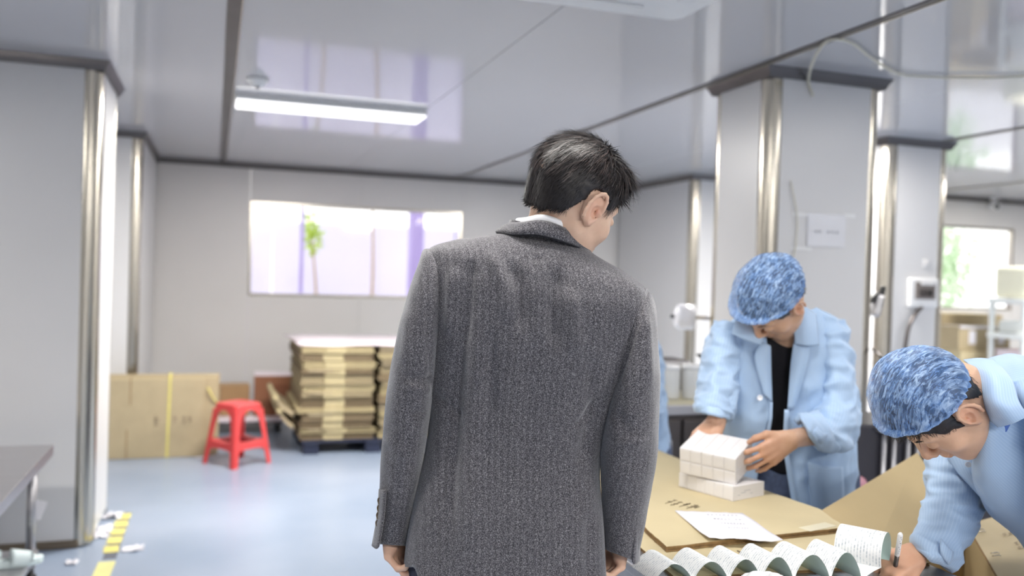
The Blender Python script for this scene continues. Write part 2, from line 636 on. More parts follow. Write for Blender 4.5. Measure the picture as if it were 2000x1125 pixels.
panel_lamp(.67, 5.60, 'lit white panel lamp on the ceiling in front of the wide window', 1.5)
for x, y, k, t, z in ((.67, 1.5, .42, 'lit panel lamp above the suited man', 0), (.67, -1.6, 1.4, 'lit panel lamp behind the viewer', 0),
                      (-2.2, 2.2, .9, 'lit panel lamp over the low steel table', 0), (3.3, .9, .06, 'lit panel lamp over the packing table', 0),
                      (3.3, -1.6, 2.0, 'lit panel lamp far behind the packing table', 0), (6.6, 3.0, .7, 'lit panel lamp in the far right bay', 0), (7.5, 5.5, 2.0, 'added panel lamp near the far right window', 0),  # the one by the window is added to brighten the far right wall
                      (6.4, -.8, .5, 'lit panel lamp at the right rear of the room', 0), (-1.9, 6.5, .2, 'lit panel lamp in the bay between the left pillars', 0),
                      (3.74, 5.10, 1.9, 'added panel lamp hidden behind the central pillar', math.pi / 2),  # unseen, added to lift the light at the back of the room
                      (3.62, 2.1, .22, 'added panel lamp beside the central pillar', math.pi / 2)):  # added out of view to brighten the pillar face
    panel_lamp(x, y, t, k, rz=z)

q = empty('smoke_detector', (.195, 4.98, ZC), 'round white smoke detector on the ceiling beside the lit lamp', 'detector')
lathe('housing', [(.058, 0), (.058, -.012), (.052, -.022), (.036, -.030), (.03, -.046), (.001, -.048)], M_WHITE, q, (.195, 4.98, ZC))
lathe('sensor', [(.014, 0), (.012, -.008), (.001, -.009)], M_DKSTEEL, q, (.195, 4.98, ZC - .047), n=12)

# cassette air conditioner: rounded square panel, only its near corner shows
q = empty('air_conditioner', (1.21, 2.55, ZC), 'flat white ceiling cassette air conditioner with rounded corners', 'air conditioner')


def rounded_plate(cx, cy, hx, hy, r, z0, z1, inset=.02, n=8):
    V, F = [], []
    for z, o in ((z1, 0), (z0 + .012, 0), (z0, inset)):
        for sx, sy, a0 in ((1, 1, 0), (-1, 1, 90), (-1, -1, 180), (1, -1, 270)):
            for k in range(n + 1):
                a = math.radians(a0 + 90 * k / n)
                V.append((cx + sx * (hx - r) + (r - o) * math.cos(a), cy + sy * (hy - r) + (r - o) * math.sin(a), z))
    m = 4 * (n + 1)
    for i in range(2):
        for k in range(m):
            F.append((i * m + k, i * m + (k + 1) % m, (i + 1) * m + (k + 1) % m, (i + 1) * m + k))
    F.append(tuple(range(2 * m, 3 * m)))
    F.append(tuple(range(m))[::-1])
    return V, F


V, F = rounded_plate(1.21, 2.56, .475, .475, .07, ZC - .032, ZC)
mesh('cover', V, F, M_WHITE, q, False)
V, F = rounded_plate(1.21, 2.56, .27, .27, .02, ZC - .040, ZC - .03, .01)
mesh('intake_grille', V, F, M_WHITE, q, False)
for dx, dy, w, h in ((0, .36, .5, .05), (0, -.36, .5, .05), (.36, 0, .05, .5), (-.36, 0, .05, .5)):
    box('louvre', (1.21 + dx, 2.56 + dy, ZC - .034), (w, h, .008), M_WHITE, q, rot(.12 if dy else 0, .12 if dx else 0, 0), .003)

# bullet camera at the far right
cp = np.array((8.22, 7.55, ZC))
q = empty('security_camera', cp, 'small white security camera under the ceiling above the far right window', 'camera')
lathe('mount', [(.045, 0), (.045, -.01), (.02, -.016), (.018, -.05), (.001, -.05)], M_WHITE, q, cp, n=16)
d = np.array([-.45, -.85, -.28])
d /= np.linalg.norm(d)
v, f = tube_vf([cp + [0, .0, -.075] - d * .06, cp + [0, 0, -.075] - d * .05, cp + [0, 0, -.075] + d * .085], [.03, .046, .046], 16)
mesh('housing', v, f, M_WHITE, q, True)
v, f = tube_vf([cp + [0, 0, -.075] + d * .08, cp + [0, 0, -.075] + d * .092], [.03, .027], 14)
mesh('lens', v, f, M_BLACK, q, True)

pts = [(2.70, 3.545, 2.02), (2.705, 3.545, 2.36), (2.668, 3.535, 2.435), (2.50, 3.28, 2.455), (2.413, 3.10, 2.476), (2.42, 3.035, 2.478),
       (2.53, 3.06, 2.476), (2.741, 3.20, 2.474), (3.042, 3.377, 2.474), (3.21, 3.39, 2.476), (3.433, 3.30, 2.474), (3.60, 3.20, 2.476), (3.9, 2.9, 2.478), (4.3, 2.7, 2.478)]
M_CABLE = mk('cream_cable', (216, 212, 196), .5, 0, .04)
tag(tube('ceiling_cable', pts[1:], .0065, M_CABLE, None, 8, 90), 'cream cable looping over the ceiling from the central pillar', 'cable')

# ------------------------------------------------------------------ cartons and stool by the back wall
M_PRINT = mk('grey_print', (150, 134, 112), .9, 0, .1)
M_PRINT2 = mk('faint_print', (176, 178, 186), .9, 0, .1)
M_BROWN = mk('red_brown_carton', (150, 100, 72), .75, 0, .06, 8)
M_PINKW = mk('white_lid_board', (240, 226, 232), .5, 0, .02, 5)


def glyphs(w, h, n, thick, rng=None):
    """n blocky characters of crossing strokes in a w x h field, in the xz plane"""
    rng = rng or RNG
    parts = []
    cw = w / n
    for i in range(n):
        x0 = -w / 2 + cw * i
        if rng.random() < .12:
            continue
        for _ in range(3):
            parts.append(box_vf((x0 + cw * .45, 0, rng.uniform(-.42, .42) * h), (cw * rng.uniform(.4, .75), .0006, thick)))
        for _ in range(2):
            parts.append(box_vf((x0 + cw * rng.uniform(.2, .75), 0, rng.uniform(-.1, .1) * h), (thick, .0006, h * rng.uniform(.5, .95))))
    return join(parts)


def place(vf, c, R):
    return vf[0] @ np.asarray(R).T + np.asarray(c, float), vf[1]


# bundle of flattened cartons standing on edge against the left pillar, tied with a yellow strap
yf = 7.085
for k in range(4):
    y = yf + .012 + k * .034
    x0, x1, h = -.95 + RNG.uniform(-.01, .01), (-.055 if k < 1 else .02 + .012 * k), .60 + .008 * k
    q = empty('flattened_carton', ((x0 + x1) / 2, y, 0),
              ['flattened brown carton at the front of the upright tied bundle', 'second flattened carton in the upright tied bundle by the pillar',
               'third flattened carton in the upright tied bundle by the pillar', 'rearmost flattened carton of the upright tied bundle'][k],
              'carton', 'upright flattened cartons')
    c = ((x0 + x1) / 2, y, .001 + h / 2)
    box('sheet', c, (x1 - x0, .024, h), M_CARD, q, bev=.006)
    for xx, z0, z1 in ((-.575, .405, h), (-.595, 0.0, .22)):
        box('slot', (xx, y - .0125, (z0 + z1) / 2), (.006, .003, z1 - z0), M_CARDEDGE, q, bev=0)
    if k == 0:
        tag(mesh('print', *place(glyphs(.062, .085, 1, .007), (-.385, y - .0125, .285), np.eye(3)), M_PRINT, q, False))
        mesh('print', *place(glyphs(.05, .075, 1, .006), (-.262, y - .0125, .29), np.eye(3)), M_PRINT, q, False)
        mesh('print', *place(glyphs(.10, .08, 2, .006), (-.175, y - .0125, .29), np.eye(3)), M_PRINT, q, False)
xs = -.30
pts = [(xs - .012, yf - .003, .004), (xs - .006, yf - .003, .3), (xs, yf - .003, .604), (xs, yf + .07, .632), (xs, yf + .15, .63)]
V = []
for p in pts:
    V += [(p[0] - .0085, p[1], p[2]), (p[0] + .0085, p[1], p[2])]
tag(mesh('strap', V + [(a, b + .002, c + .002) for a, b, c in V],
         [(0, 1, 3, 2), (2, 3, 5, 4), (4, 5, 7, 6), (6, 7, 9, 8), (11, 10, 12, 13), (13, 12, 14, 15), (15, 14, 16, 17), (17, 16, 18, 19)], M_YEL, None, False),
    'yellow strap tied upright round the bundle of flattened cartons', 'strap')
tag(tube('strap', [(-.03, yf + .01, .53), (0.0, yf + .006, .47), (.03, yf + .02, .42), (.05, yf + .05, .40)], .006, M_YEL, None, 6, 16),
    'loose yellow strap end at the corner of the carton bundle', 'strap')

# red stool
M_REDTOP = M_RED


def stool(cx, cy, ang):
    q = empty('plastic_stool', (cx, cy, 0), 'red plastic stool with four splayed legs on the blue floor', 'stool')
    R = rot(0, 0, ang)
    h, s0, s1 = .452, .125, .178           # height, half width at the top, at the floor

    def W(v):
        return np.asarray(v) @ R.T + [cx, cy, 0]
    # seat: rounded square with a slightly dished top
    n, V, F = 9, [], []
    rings = [(s0 - .035, h - .006), (s0 - .012, h), (s0 - .004, h - .002), (s0, h - .012), (s0 + .002, h - .045), (s0 - .004, h - .045), (s0 - .006, h - .012)]
    for r, z in rings:
        for sx, sy, a0 in ((1, 1, 0), (-1, 1, 90), (-1, -1, 180), (1, -1, 270)):
            for k in range(n):
                a = math.radians(a0 + 90 * k / (n - 1))
                c = .04
                V.append((sx * (r - c) + c * math.cos(a), sy * (r - c) + c * math.sin(a), z))
    m = 4 * n
    for i in range(len(rings) - 1):
        for k in range(m):
            F.append((i * m + k, i * m + (k + 1) % m, (i + 1) * m + (k + 1) % m, (i + 1) * m + k))
    F.append(tuple(range(m))[::-1])
    F.append(tuple(range(6 * m, 7 * m)))
    mesh('seat', W(V), F, M_RED, q, False)

    def hw(z):
        return s0 + (s1 - s0) * (1 - z / h)
    for sx in (1, -1):
        for sy in (1, -1):
            V, F = [], []
            zs = [h - .04, h - .062, h - .085, h - .12, .30, .2, .1, .05, .0]
            ws = [.12, .075, .062, .055, .050, .046, .045, .044, .042]
            for z, w in zip(zs, ws):
                a = hw(z)
                for (u, v_) in ((a - w, a), (a - .012, a), (a - .004, a - .004), (a, a - .012), (a, a - w), (a - .009, a - w), (a - .013, a - .013), (a - w, a - .009)):
                    V.append((sx * u, sy * v_, z))
            for i in range(len(zs) - 1):
                for k in range(8):
                    F.append((i * 8 + k, i * 8 + (k + 1) % 8, (i + 1) * 8 + (k + 1) % 8, (i + 1) * 8 + k))
            F += [tuple(range(8))[::-1], tuple(range(len(V) - 8, len(V)))]
            mesh('leg', W(V), F, M_RED, q, False)
    for ax in (0, 1):
        for s in (1, -1):
            V, F = [], []
            for t in np.linspace(-1, 1, 13):
                zt = .185 - .012 * (1 - t * t)
                zb = .105 + .022 * (1 - t ** 4)
                a = hw(.15) - .004
                for z, o in ((zt, 0), (zb, .003), (zb, -.007), (zt, -.05)):
                    p = (t * (a - .03), s * (a + o), z)
                    V.append(p if ax == 0 else (p[1], p[0], p[2]))
            for i in range(12):
                for k in range(4):
                    F.append((i * 4 + k, i * 4 + (k + 1) % 4, i * 4 + 4 + (k + 1) % 4, i * 4 + 4 + k))
            mesh('stretcher', W(V), F, M_RED, q, False)
    return q


stool(.19, 6.82, math.radians(38))

# flat trolley with two cartons behind the stool
q = empty('flat_trolley', (.27, 8.28, 0), 'low flat trolley with a pale deck standing by the back wall', 'trolley')
box('deck', (.27, 8.28, .125), (.70, .62, .035), M_PINKW, q, bev=.008)
box('frame', (.27, 8.28, .095), (.66, .58, .022), M_DKSTEEL, q, bev=.004)
for dx in (-.3, .3):
    for dy in (-.22, .22):
        v, f = lathe_vf([(.012, -.016), (.036, -.016), (.04, -.01), (.04, .01), (.036, .016), (.012, .016)], 18, (.27 + dx, 8.28 + dy, .041), rot(0, math.pi / 2, 0))
        mesh('wheel', v, f, M_BLACK, q, True)
        box('fork', (.27 + dx, 8.28 + dy, .072), (.05, .03, .03), M_DKSTEEL, q, bev=.003)


def carton(name, c, s, mat, label, R=None, tape=None, lid=None, group=None, seam=True):
    """a closed carton: body, four top flaps meeting at a seam, a tape strip over it; c is the centre of its base"""
    q = empty(name, c, label, 'carton', group)
    R = np.eye(3) if R is None else R
    up = R @ np.array([0, 0, 1.0])
    box('body', np.asarray(c) + up * (s[2] / 2 - .002), (s[0], s[1], s[2] - .004), mat, q, R, .005)
    for sx in (-1, 1):
        box('flap', np.asarray(c) + R @ np.array([0, sx * s[1] / 4, s[2] - .002]), (s[0] - .002, s[1] / 2 - .003, .004), lid or mat, q, R, .001)
    if tape is not None:
        box('packing_tape', np.asarray(c) + R @ np.array([0, 0, s[2] + .0004]), (s[0] + .001, .048, .0012), tape, q, R, 0)
        box('packing_tape', np.asarray(c) + R @ np.array([s[0] / 2 + .0004, 0, s[2] - .04]), (.001, .048, .08), tape, q, R, 0)
    return q


M_TAPE = mk('brown_tape', (196, 166, 120), .25, 0, .04)
carton('carton', (.19, 8.22, .143), (.25, .22, .27), M_CARD3, 'small brown carton on the trolley, seen behind the red stool', rot(0, 0, .05), M_TAPE)
q = carton('carton', (.53, 8.25, .143), (.34, .34, .36), M_BROWN, 'red brown carton with a pale lid on the trolley beside the stack', rot(0, 0, -.04), None, M_PINKW)
box('print', (.57, 8.0655, .32), (.15, .004, .2), mk('brown_print', (132, 84, 60), .8, 0, .08), q, rot(0, 0, -.04), .001)

# pallet and stack of flattened carton bundles
q = empty('pallet', (1.24, 7.5, 0), 'low dark blue plastic pallet under the carton stack', 'pallet')
for k in range(7):
    box('slat', (1.24, 7.08 + k * .145, .095), (1.12, .11, .018), M_PALLET, q, bev=.004)
for dx in (-.49, 0, .49):
    box('stringer', (1.24 + dx, 7.5, .079), (.10, 1.0, .014), M_PALLET, q, bev=.003)
    for dy in (-.42, 0, .42):
        box('block', (1.24 + dx, 7.5 + dy, .037), (.12, .14, .074), M_PALLET, q, bev=.006)

M_STK = [mk('stack_board_' + n, c, .85, 0, .18, 26, .25, 70, stretch=(.35, .35, 3.0)) for n, c in
         (('tan', (158, 143, 112)), ('brown', (130, 113, 87)), ('straw', (172, 157, 120)), ('grey_tan', (148, 134, 108)))]
M_BAND = mk('pale_flap_board', (184, 169, 130), .8, 0, .07, 14)
rs = np.random.default_rng(21)
heights = [.052, .040, .058, .072, .042, .080, .048, .052, .078, .050, .064, .060, .052]
for colx, tname in ((0, 'near'), (1, 'hidden')):
    z = .1055
    hs = heights if colx == 0 else [.060, .048, .07, .052, .066, .058, .074, .044, .062, .056, .058, .046, .054]
    hs = np.array(hs) * (.752 / sum(hs))
    for i, h in enumerate(hs):
        t = i / len(hs)
        lean = .012 * math.sin(i * 2.1) - .03 * (t - .3)
        xl = (.672 + lean) if colx == 0 else 1.285 + .006 * rs.normal() + lean
        xr = (1.235 + lean + .006 * rs.normal()) if colx == 0 else 1.80
        y0, y1 = 7.05 - .13 * t + .006 * rs.normal(), 8.02
        if colx == 0 and i in (0, 1):
            xl -= .02
        if colx == 0 and i == 4:
            xl -= .05
        m = M_STK[int(rs.integers(4))]
        ordinal = ['lowest', 'second', 'third', 'fourth', 'fifth', 'sixth', 'seventh', 'eighth', 'ninth', 'tenth', 'eleventh', 'twelfth', 'topmost'][i]
        q = empty('carton_bundle', ((xl + xr) / 2, (y0 + y1) / 2, z),
                  f'{ordinal} flattened bundle up from the floor, ' + ('full carton stack nearer the stool' if colx == 0 else 'carton stack half hidden by the man'),
                  'carton', 'stacked flattened carton bundles')
        n = max(2, int(round(h / .016)))
        th = h / n
        parts = []
        for k in range(n):
            o = rs.normal(0, .004, 4)
            parts.append(box_vf(((xl + xr) / 2 + o[0], (y0 + y1) / 2 + o[1], z + th * (k + .5)), (xr - xl + o[2], y1 - y0 + o[3], th * .86), rot(0, rs.normal(0, .002), 0), .003, 1))
        v, f = join(parts)
        mesh('sheets', v, f, m, q, False)
        bx = (xl + xr) / 2 - .03 + (.01 * math.sin(i * 1.7))
        box('glue_flap', (bx, y0 + .003, z + h / 2), (.158, .022, h * .97), M_BAND, q, rot(0, 0, rs.normal(0, .01)), .004)
        if colx == 0 and i in (1, 3, 6, 9):
            box('fold', ((xl * .75 + xr * .25), y0 - .003, z + h * .8), (.19, .02, h * .3), M_CARD, q, rot(0, 0, .01), .004)
        z += h
# bent bundle sticking out at the foot of the stack
for i, (zz, sx, lab) in enumerate(((.20, .0, 'lower bent carton sheet sticking out at the foot of the stack'), (.30, -.03, 'upper bent carton sheet sticking out of the stack side'))):
    q = empty('carton_sheet', (.60 + sx, 7.45, zz), lab, 'carton')
    V, F = [], []
    for k in range(9):
        u = k / 8
        x = .615 - .11 * u + sx * u
        z = zz + .11 * u * u + .012 * math.sin(3 * u)
        for y in np.linspace(7.06, 7.9, 5):
            V += [(x, y + .02 * u, z), (x, y + .02 * u, z + .03 + .012 * u)]
    for k in range(8):
        for j in range(4):
            a = (k * 5 + j) * 2
            F += [(a + 1, a + 3, a + 13, a + 11), (a, a + 10, a + 12, a + 2)]
        a = k * 10
        F += [(a, a + 1, a + 11, a + 10), (a + 8, a + 18, a + 19, a + 9)]
    for j in range(4):
        a = 80 + j * 2
        F += [(a, a + 1, a + 3, a + 2)]
    mesh('sheets', V, F, M_CARD, q, False)
    q2 = mesh('rim', *tube_vf([(.505 + sx, 7.06 + .83 * k / 8, zz + .135 + .004 * math.sin(k)) for k in range(9)], .024, 8), M_BAND, q, True)
q = empty('cover_sheet', (1.22, 7.44, .859), 'pale pinkish white board lying on top of the carton stack', 'board')
V, F = [], []
for k in range(13):
    x = .625 + 1.19 * k / 12
    for y in (6.93, 7.2, 7.6, 8.05):
        z = .870 + .003 * math.sin(k * 1.1 + y * 3)
        if y == 6.93:
            z -= .003 + .002 * math.sin(k * .8)
        V += [(x - (.04 if y > 8 else 0), y, z), (x - (.04 if y > 8 else 0), y, z + .008)]
for k in range(12):
    for j in range(3):
        a = (k * 4 + j) * 2
        F += [(a + 1, a + 9, a + 11, a + 3), (a, a + 2, a + 10, a + 8)]
    a = k * 8
    F += [(a, a + 8, a + 9, a + 1), (a + 6, a + 7, a + 15, a + 14)]
for b in (0, 96):
    for j in range(3):
        a = b + j * 2
        F += [(a, a + 1, a + 3, a + 2)]
mesh('board', V, F, M_PINKW, q, True)

# ------------------------------------------------------------------ low steel table at the left edge
q = empty('steel_table', (-1.35, 3.75, 0), 'low brushed steel table with a lower shelf at the left edge', 'table')
box('tabletop', (-1.345, 3.70, .592), (1.30, 1.715, .016), M_STEEL, q, bev=.002)
box('edge_lip', (-.699, 3.70, .572), (.008, 1.715, .044), M_STEEL, q, bev=.002)
box('edge_lip', (-1.345, 4.553, .572), (1.30, .008, .044), M_STEEL, q, bev=.002)
for x, y in ((-.765, 4.46), (-1.92, 4.46), (-.765, 2.93), (-1.92, 2.93)):
    lg = tube('leg', [(x, y, .58), (x, y, .05)], .021, M_STEEL, q, 14)
    lathe('foot', [(.016, .06), (.016, .03), (.026, .022), (.026, 0)], M_BLACK, lg, (x, y, 0), n=14)
box('shelf', (-1.345, 3.70, .137), (1.22, 1.50, .012), M_STEEL, q, bev=.002)
box('shelf_lip', (-.735, 3.70, .126), (.006, 1.50, .03), M_STEEL, q, bev=.002)
tag(box('paper_scrap', (-.738, 4.455, .32), (.05, .003, .085), M_PAPER, None, rot(.05, .35, .2), .001), 'white paper tag stuck on the leg of the low steel table', 'paper')

M_SLIP = mk('pale_cyan_rubber', (226, 240, 240), .5, 0, .03)


def slipper(c, ang, label):
    q = empty('rubber_slipper', c, label, 'slipper', rz=ang)
    L, V, F = .25, [], []
    n = 22
    for z, o in ((0, .002), (.004, 0), (.026, 0), (.03, .004)):
        for k in range(n):
            a = 2 * math.pi * k / n
            x = math.cos(a)
            w = .042 + .006 * x - .012 * math.exp(-((x + .1) / .35) ** 2)
            V.append((L / 2 * x * (1 - o * 4), (w - o) * math.sin(a), z + .012 * max(0, x - .7)))
    for i in range(3):
        for k in range(n):
            F.append((i * n + k, i * n + (k + 1) % n, (i + 1) * n + (k + 1) % n, (i + 1) * n + k))
    F += [tuple(range(n))[::-1], tuple(range(3 * n, 4 * n))]
    mesh('sole', V, F, M_SLIP, q, True, local=True)
    V = []
    for i, x in enumerate(np.linspace(0.0, .085, 6)):
        for r in (0, .005):
            for k in range(13):
                a = math.pi * k / 12
                V.append((x, (.047 + r - .01 * (i / 5)) * math.cos(a), .018 + (.052 + r - .022 * (i / 5)) * math.sin(a)))
    F = []
    for i in range(5):
        for k in range(12):
            a = i * 26 + k
            F += [(a + 13, a + 14, a + 40, a + 39), (a + 1, a, a + 26, a + 27)]
    for i in (0, 5):
        for k in range(12):
            a = i * 26 + k
            F.append((a, a + 1, a + 14, a + 13))
    mesh('strap', V, F, M_SLIP, q, True, local=True)
    return q


slipper((-.80, 4.22, .1435), math.radians(14), 'pale cyan rubber slipper at the shelf corner of the low table')
slipper((-.98, 4.32, .1435), math.radians(200), 'pale cyan rubber slipper lying deeper on the shelf')

# hazard tape on the floor, and litter
M_TDARK = mk('dark_tape', (96, 100, 110), .5, 0, .1)
q = tag(box('floor_tape', (-.459, 5.12, .0008), (.062, .86, .0012), M_TDARK, None, bev=0), 'worn yellow and dark hazard tape on the blue floor', 'tape')
for k in range(5):
    box('dash', (-.462 - .001 * k, 5.47 - k * .155, .0022), (.07, .112 + .008 * (k % 2), .0014), M_YEL, q, rot(0, 0, .06 * math.sin(k * 2)), 0)
tag(box('floor_tape', (-.468, 4.40, .001), (.078, .50, .0014), mk('faded_tape', (226, 220, 150), .5, 0, .08), None, rot(0, 0, -.02), 0), 'plain faded yellow tape strip nearest the viewer on the floor', 'tape')


def scrap(c, s, seed):
    r = np.random.default_rng(seed)
    V, F = [], []
    n = 6
    for i in range(n):
        for j in range(n):
            V.append((c[0] + (i / (n - 1) - .5) * s[0] + r.normal(0, s[0] * .05), c[1] + (j / (n - 1) - .5) * s[1] + r.normal(0, s[1] * .05), c[2] + abs(r.normal(0, s[2]))))
    o = mesh('paper_scrap', V, grid_faces(n, n), M_PAPER, None, False)
    sm = o.modifiers.new('t', 'SOLIDIFY')
    sm.thickness = .002
    return o


for c, s, sd, lab in (((-.36, 4.82, .002), (.10, .07, .010), 1, 'crumpled white scrap on the floor in front of the pillar foot'),
                      ((-.52, 5.47, .002), (.09, .10, .014), 2, 'crumpled white scrap by the far corner of the pillar foot'),
                      ((-.535, 5.16, .002), (.07, .2, .012), 3, 'white scrap against the side of the pillar foot'),
                      ((-.62, 4.66, .002), (.05, .05, .008), 4, 'tiny white scrap near the steel table leg'),
                      ((-.03, 7.02, .002), (.13, .03, .008), 5, 'pale yellow scrap lying beside the stool leg')):
    tag(scrap(c, s, sd), lab, 'litter')

# ------------------------------------------------------------------ fittings on the pillars, far right boxes
yp = 3.563
q = empty('paper_notice', (2.82, yp, 1.72), 'pale paper notice in a clear sleeve taped to the central pillar', 'notice')
box('sleeve', (2.82, yp - .003, 1.722), (.222, .003, .162), mk('clear_sleeve', (226, 226, 230), .15, 0, .02), q, bev=.001)
mesh('print', *place(glyphs(.15, .016, 6, .0028), (2.82, yp - .0052, 1.715), np.eye(3)), M_PRINT2, q, False)
for (x, z, w) in ((2.665, 1.793, .09), (2.955, 1.80, .07), (2.68, 1.628, .12)):
    box('tape', (x, yp - .0015, z), (w, .002, .018), M_WHITE, q, bev=0)
tag(tube('thin_cable', [(2.60, 3.553, 1.95), (2.64, 3.553, 1.8), (2.645, 3.553, 1.7), (2.63, 3.553, 1.58), (2.58, 3.553, 1.42), (2.57, 3.553, 1.3)], .0035, M_CABLE, None, 6, 40),
    'thin cream wire hanging down the central pillar beside the notice', 'cable')

q = empty('distribution_box', (4.67, 4.868, 1.42), 'white electrical distribution box with a smoked window on the far pillar', 'electrical box')
box('case', (4.67, 4.853, 1.424), (.252, .03, .205), M_WHITE, q, bev=.012, smooth=False)
box('window', (4.675, 4.835, 1.44), (.175, .012, .12), mk('smoked_plastic', (128, 120, 116), .15, 0, .1), q, bev=.005)
for k in range(4):
    box('breaker', (4.63 + k * .03, 4.829, 1.425), (.024, .008, .05), M_DKSTEEL if k < 3 else M_BLACK, q, bev=.002)
box('hinge_bar', (4.69, 4.828, 1.488), (.12, .006, .018), M_WHITE, q, bev=.002)
tag(tube('power_cable', [(4.66, 4.848, 1.325), (4.60, 4.835, 1.28), (4.54, 4.83, 1.19), (4.515, 4.83, 1.06), (4.50, 4.83, .9)], .014, M_DKSTEEL, None, 10, 40),
    'dark power cable curving down from the distribution box', 'cable')
q = empty('light_switch', (4.70, 4.868, 1.635), 'small grey switch on the far pillar above the distribution box', 'switch')
box('plate', (4.70, 4.864, 1.635), (.045, .008, .06), M_PILLAR, q, bev=.003)
box('rocker', (4.70, 4.858, 1.635), (.02, .008, .03), M_WALL, q, bev=.003)

# small hand tool hung on the far side of the central pillar
c = P(1713, 597, 4.45)
q = empty('tape_dispenser', c, 'grey and black handheld tool hanging between the two right pillars', 'tool')
R = np.stack([CR, CF, CU], 1) @ rot(0, .25, 0)
box('body', c, (.042, .06, .115), M_STEEL, q, R, .012)
box('grip', c + CR * .026 + CU * .07, (.02, .04, .06), M_BLACK, q, R, .006)
box('nose', c - CR * .02 + CU * .04, (.02, .04, .07), M_BLACK, q, R @ rot(0, .5, 0), .006)
tag(tube('thin_cable', [P(1703, 680, 4.4), P(1714, 690, 4.35), P(1722, 700, 4.3), P(1727, 720, 4.3), P(1730, 760, 4.3)], .008, M_DKSTEEL, None, 6, 24),
    'thin dark cable drooping beside the central pillar near the hairnet', 'cable')

for c, s, lab, mat, tape in (((7.47, 7.30, .0), (.80, .46, 1.205), 'tall yellowish carton under the far right window', M_CARD, M_YEL),
                             ((7.24, 6.86, .0), (.66, .38, .86), 'lower pale carton of the pair before the tall yellowish one', M_CARD2, None),
                             ((7.24, 6.88, .862), (.66, .36, .235), 'upper pale carton with two white labels, before the tall one', M_CARD, M_PAPER)):
    q = carton('carton', c, s, mat, lab, None, tape)
    if s[2] < .3:
        for x in (7.08, 7.45):
            box('address_label', (x, 6.70 - .0015, .99), (.085, .003, .13), M_PAPER, q, bev=0)
        box('lid_rim', (7.24, 6.69, 1.09), (.66, .006, .02), M_PAPER, q, bev=0)
M_RACKW = mk('white_rack_paint', (236, 240, 238), .4, 0, .02)
q = empty('shelf_rack', (7.6, 6.35, 0), 'white shelf rack at the right edge beside the far window', 'shelf')
for x in (7.125, 8.0):
    for y in (6.16, 6.52):
        box('post', (x, y, .69), (.04, .04, 1.38), M_RACKW, q, bev=.004)
for z in (.55, 1.03, 1.36):
    box('shelf', (7.56, 6.34, z), (.93, .42, .05), M_RACKW, q, bev=.005)
tag(box('plastic_crate', (7.45, 6.34, 1.54), (.62, .36, .30), mk('cream_plastic', (240, 238, 214), .4, 0, .04), None, None, .03), 'cream plastic crate on the top of the white rack', 'crate')
tag(box('plastic_crate', (7.5, 6.34, 1.115), (.6, .36, .115), M_RACKW, None, None, .02), 'white plastic crate on the middle shelf of the rack', 'crate')
q = carton('carton', (7.4, 6.34, .577), (.45, .34, .32), M_PINKW, 'white and pink carton on the low shelf of the rack', None, M_RED)

# ------------------------------------------------------------------ bench with bottles between the pillars
q = empty('work_bench', (1.90, 3.83, 0), 'brushed steel work bench standing behind the packing table', 'bench')
box('worktop', (1.88, 3.86, .885), (1.16, .62, .03), mk('cream_worktop', (206, 198, 170), .4, 0, .05), q, bev=.004)
box('edge_lip', (1.88, 3.545, .862), (1.16, .014, .045), M_STEEL, q, bev=.003)
box('cabinet', (1.88, 3.87, .44), (1.10, .56, .80), M_DKSTEEL, q, bev=.006)
for k in range(3):
    d = box('door', (1.52 + k * .365, 3.583, .44), (.35, .018, .74), M_DKSTEEL, q, bev=.005)
    box('handle', (1.64 + k * .365, 3.565, .66), (.012, .014, .12), M_STEEL, d, bev=.004)
for dx in (-.5, .5):
    for dy in (-.22, .22):
        lathe('foot', [(.02, .05), (.02, .012), (.028, .01), (.028, 0)], M_BLACK, q, (1.88 + dx, 3.87 + dy, 0), n=12)
M_JAR = mk('cloudy_plastic', (222, 222, 220), .25, 0, .03)
for x, y, h, lab in ((2.04, 3.66, .145, 'cloudy plastic jar on the steel bench, next to the dark clamp'), (2.152, 3.64, .15, 'cloudy plastic jar on the steel bench, nearer the pillar')):
    r = .05
    q = empty('plastic_jar', (x, y, .90), lab, 'jar', 'jars on the steel bench')
    lathe('body', [(r * .9, 0), (r, .008), (r, h - .02), (r * .96, h - .008)], M_JAR, q, (x, y, .9), n=24)
    lathe('lid', [(r * 1.03, h - .012), (r * 1.03, h + .006), (r * .98, h + .01), (.001, h + .01)], M_WHITE, q, (x, y, .9), n=24)
for x, y, h, lab in ((1.945, 3.70, .18, 'upright steel clamp with a black knob on the bench'), (2.245, 3.70, .19, 'second upright clamp with a black knob, nearest the pillar')):
    q = empty('bench_clamp', (x, y, .90), lab, 'clamp', 'clamps on the steel bench')
    box('block', (x, y, .95), (.055, .09, .10), M_BLACK, q, bev=.006)
    tube('spindle', [(x, y, .99), (x, y, .90 + h)], .006, M_STEEL, q, 10)
    lathe('knob', [(.006, -.012), (.016, -.006), (.036, .008), (.036, .014), (.001, .016)], M_BLACK, q, (x, y, .90 + h), n=18)
box_c = (1.70, 3.98, .9)
q = empty('filling_machine', box_c, 'low dark machine body on the steel bench behind the jars', 'machine')
box('body', (1.98, 3.98, .98), (.6, .18, .155), M_DKSTEEL, q, bev=.01)
box('rail', (1.98, 3.885, 1.035), (.6, .02, .03), M_STEEL, q, bev=.005)

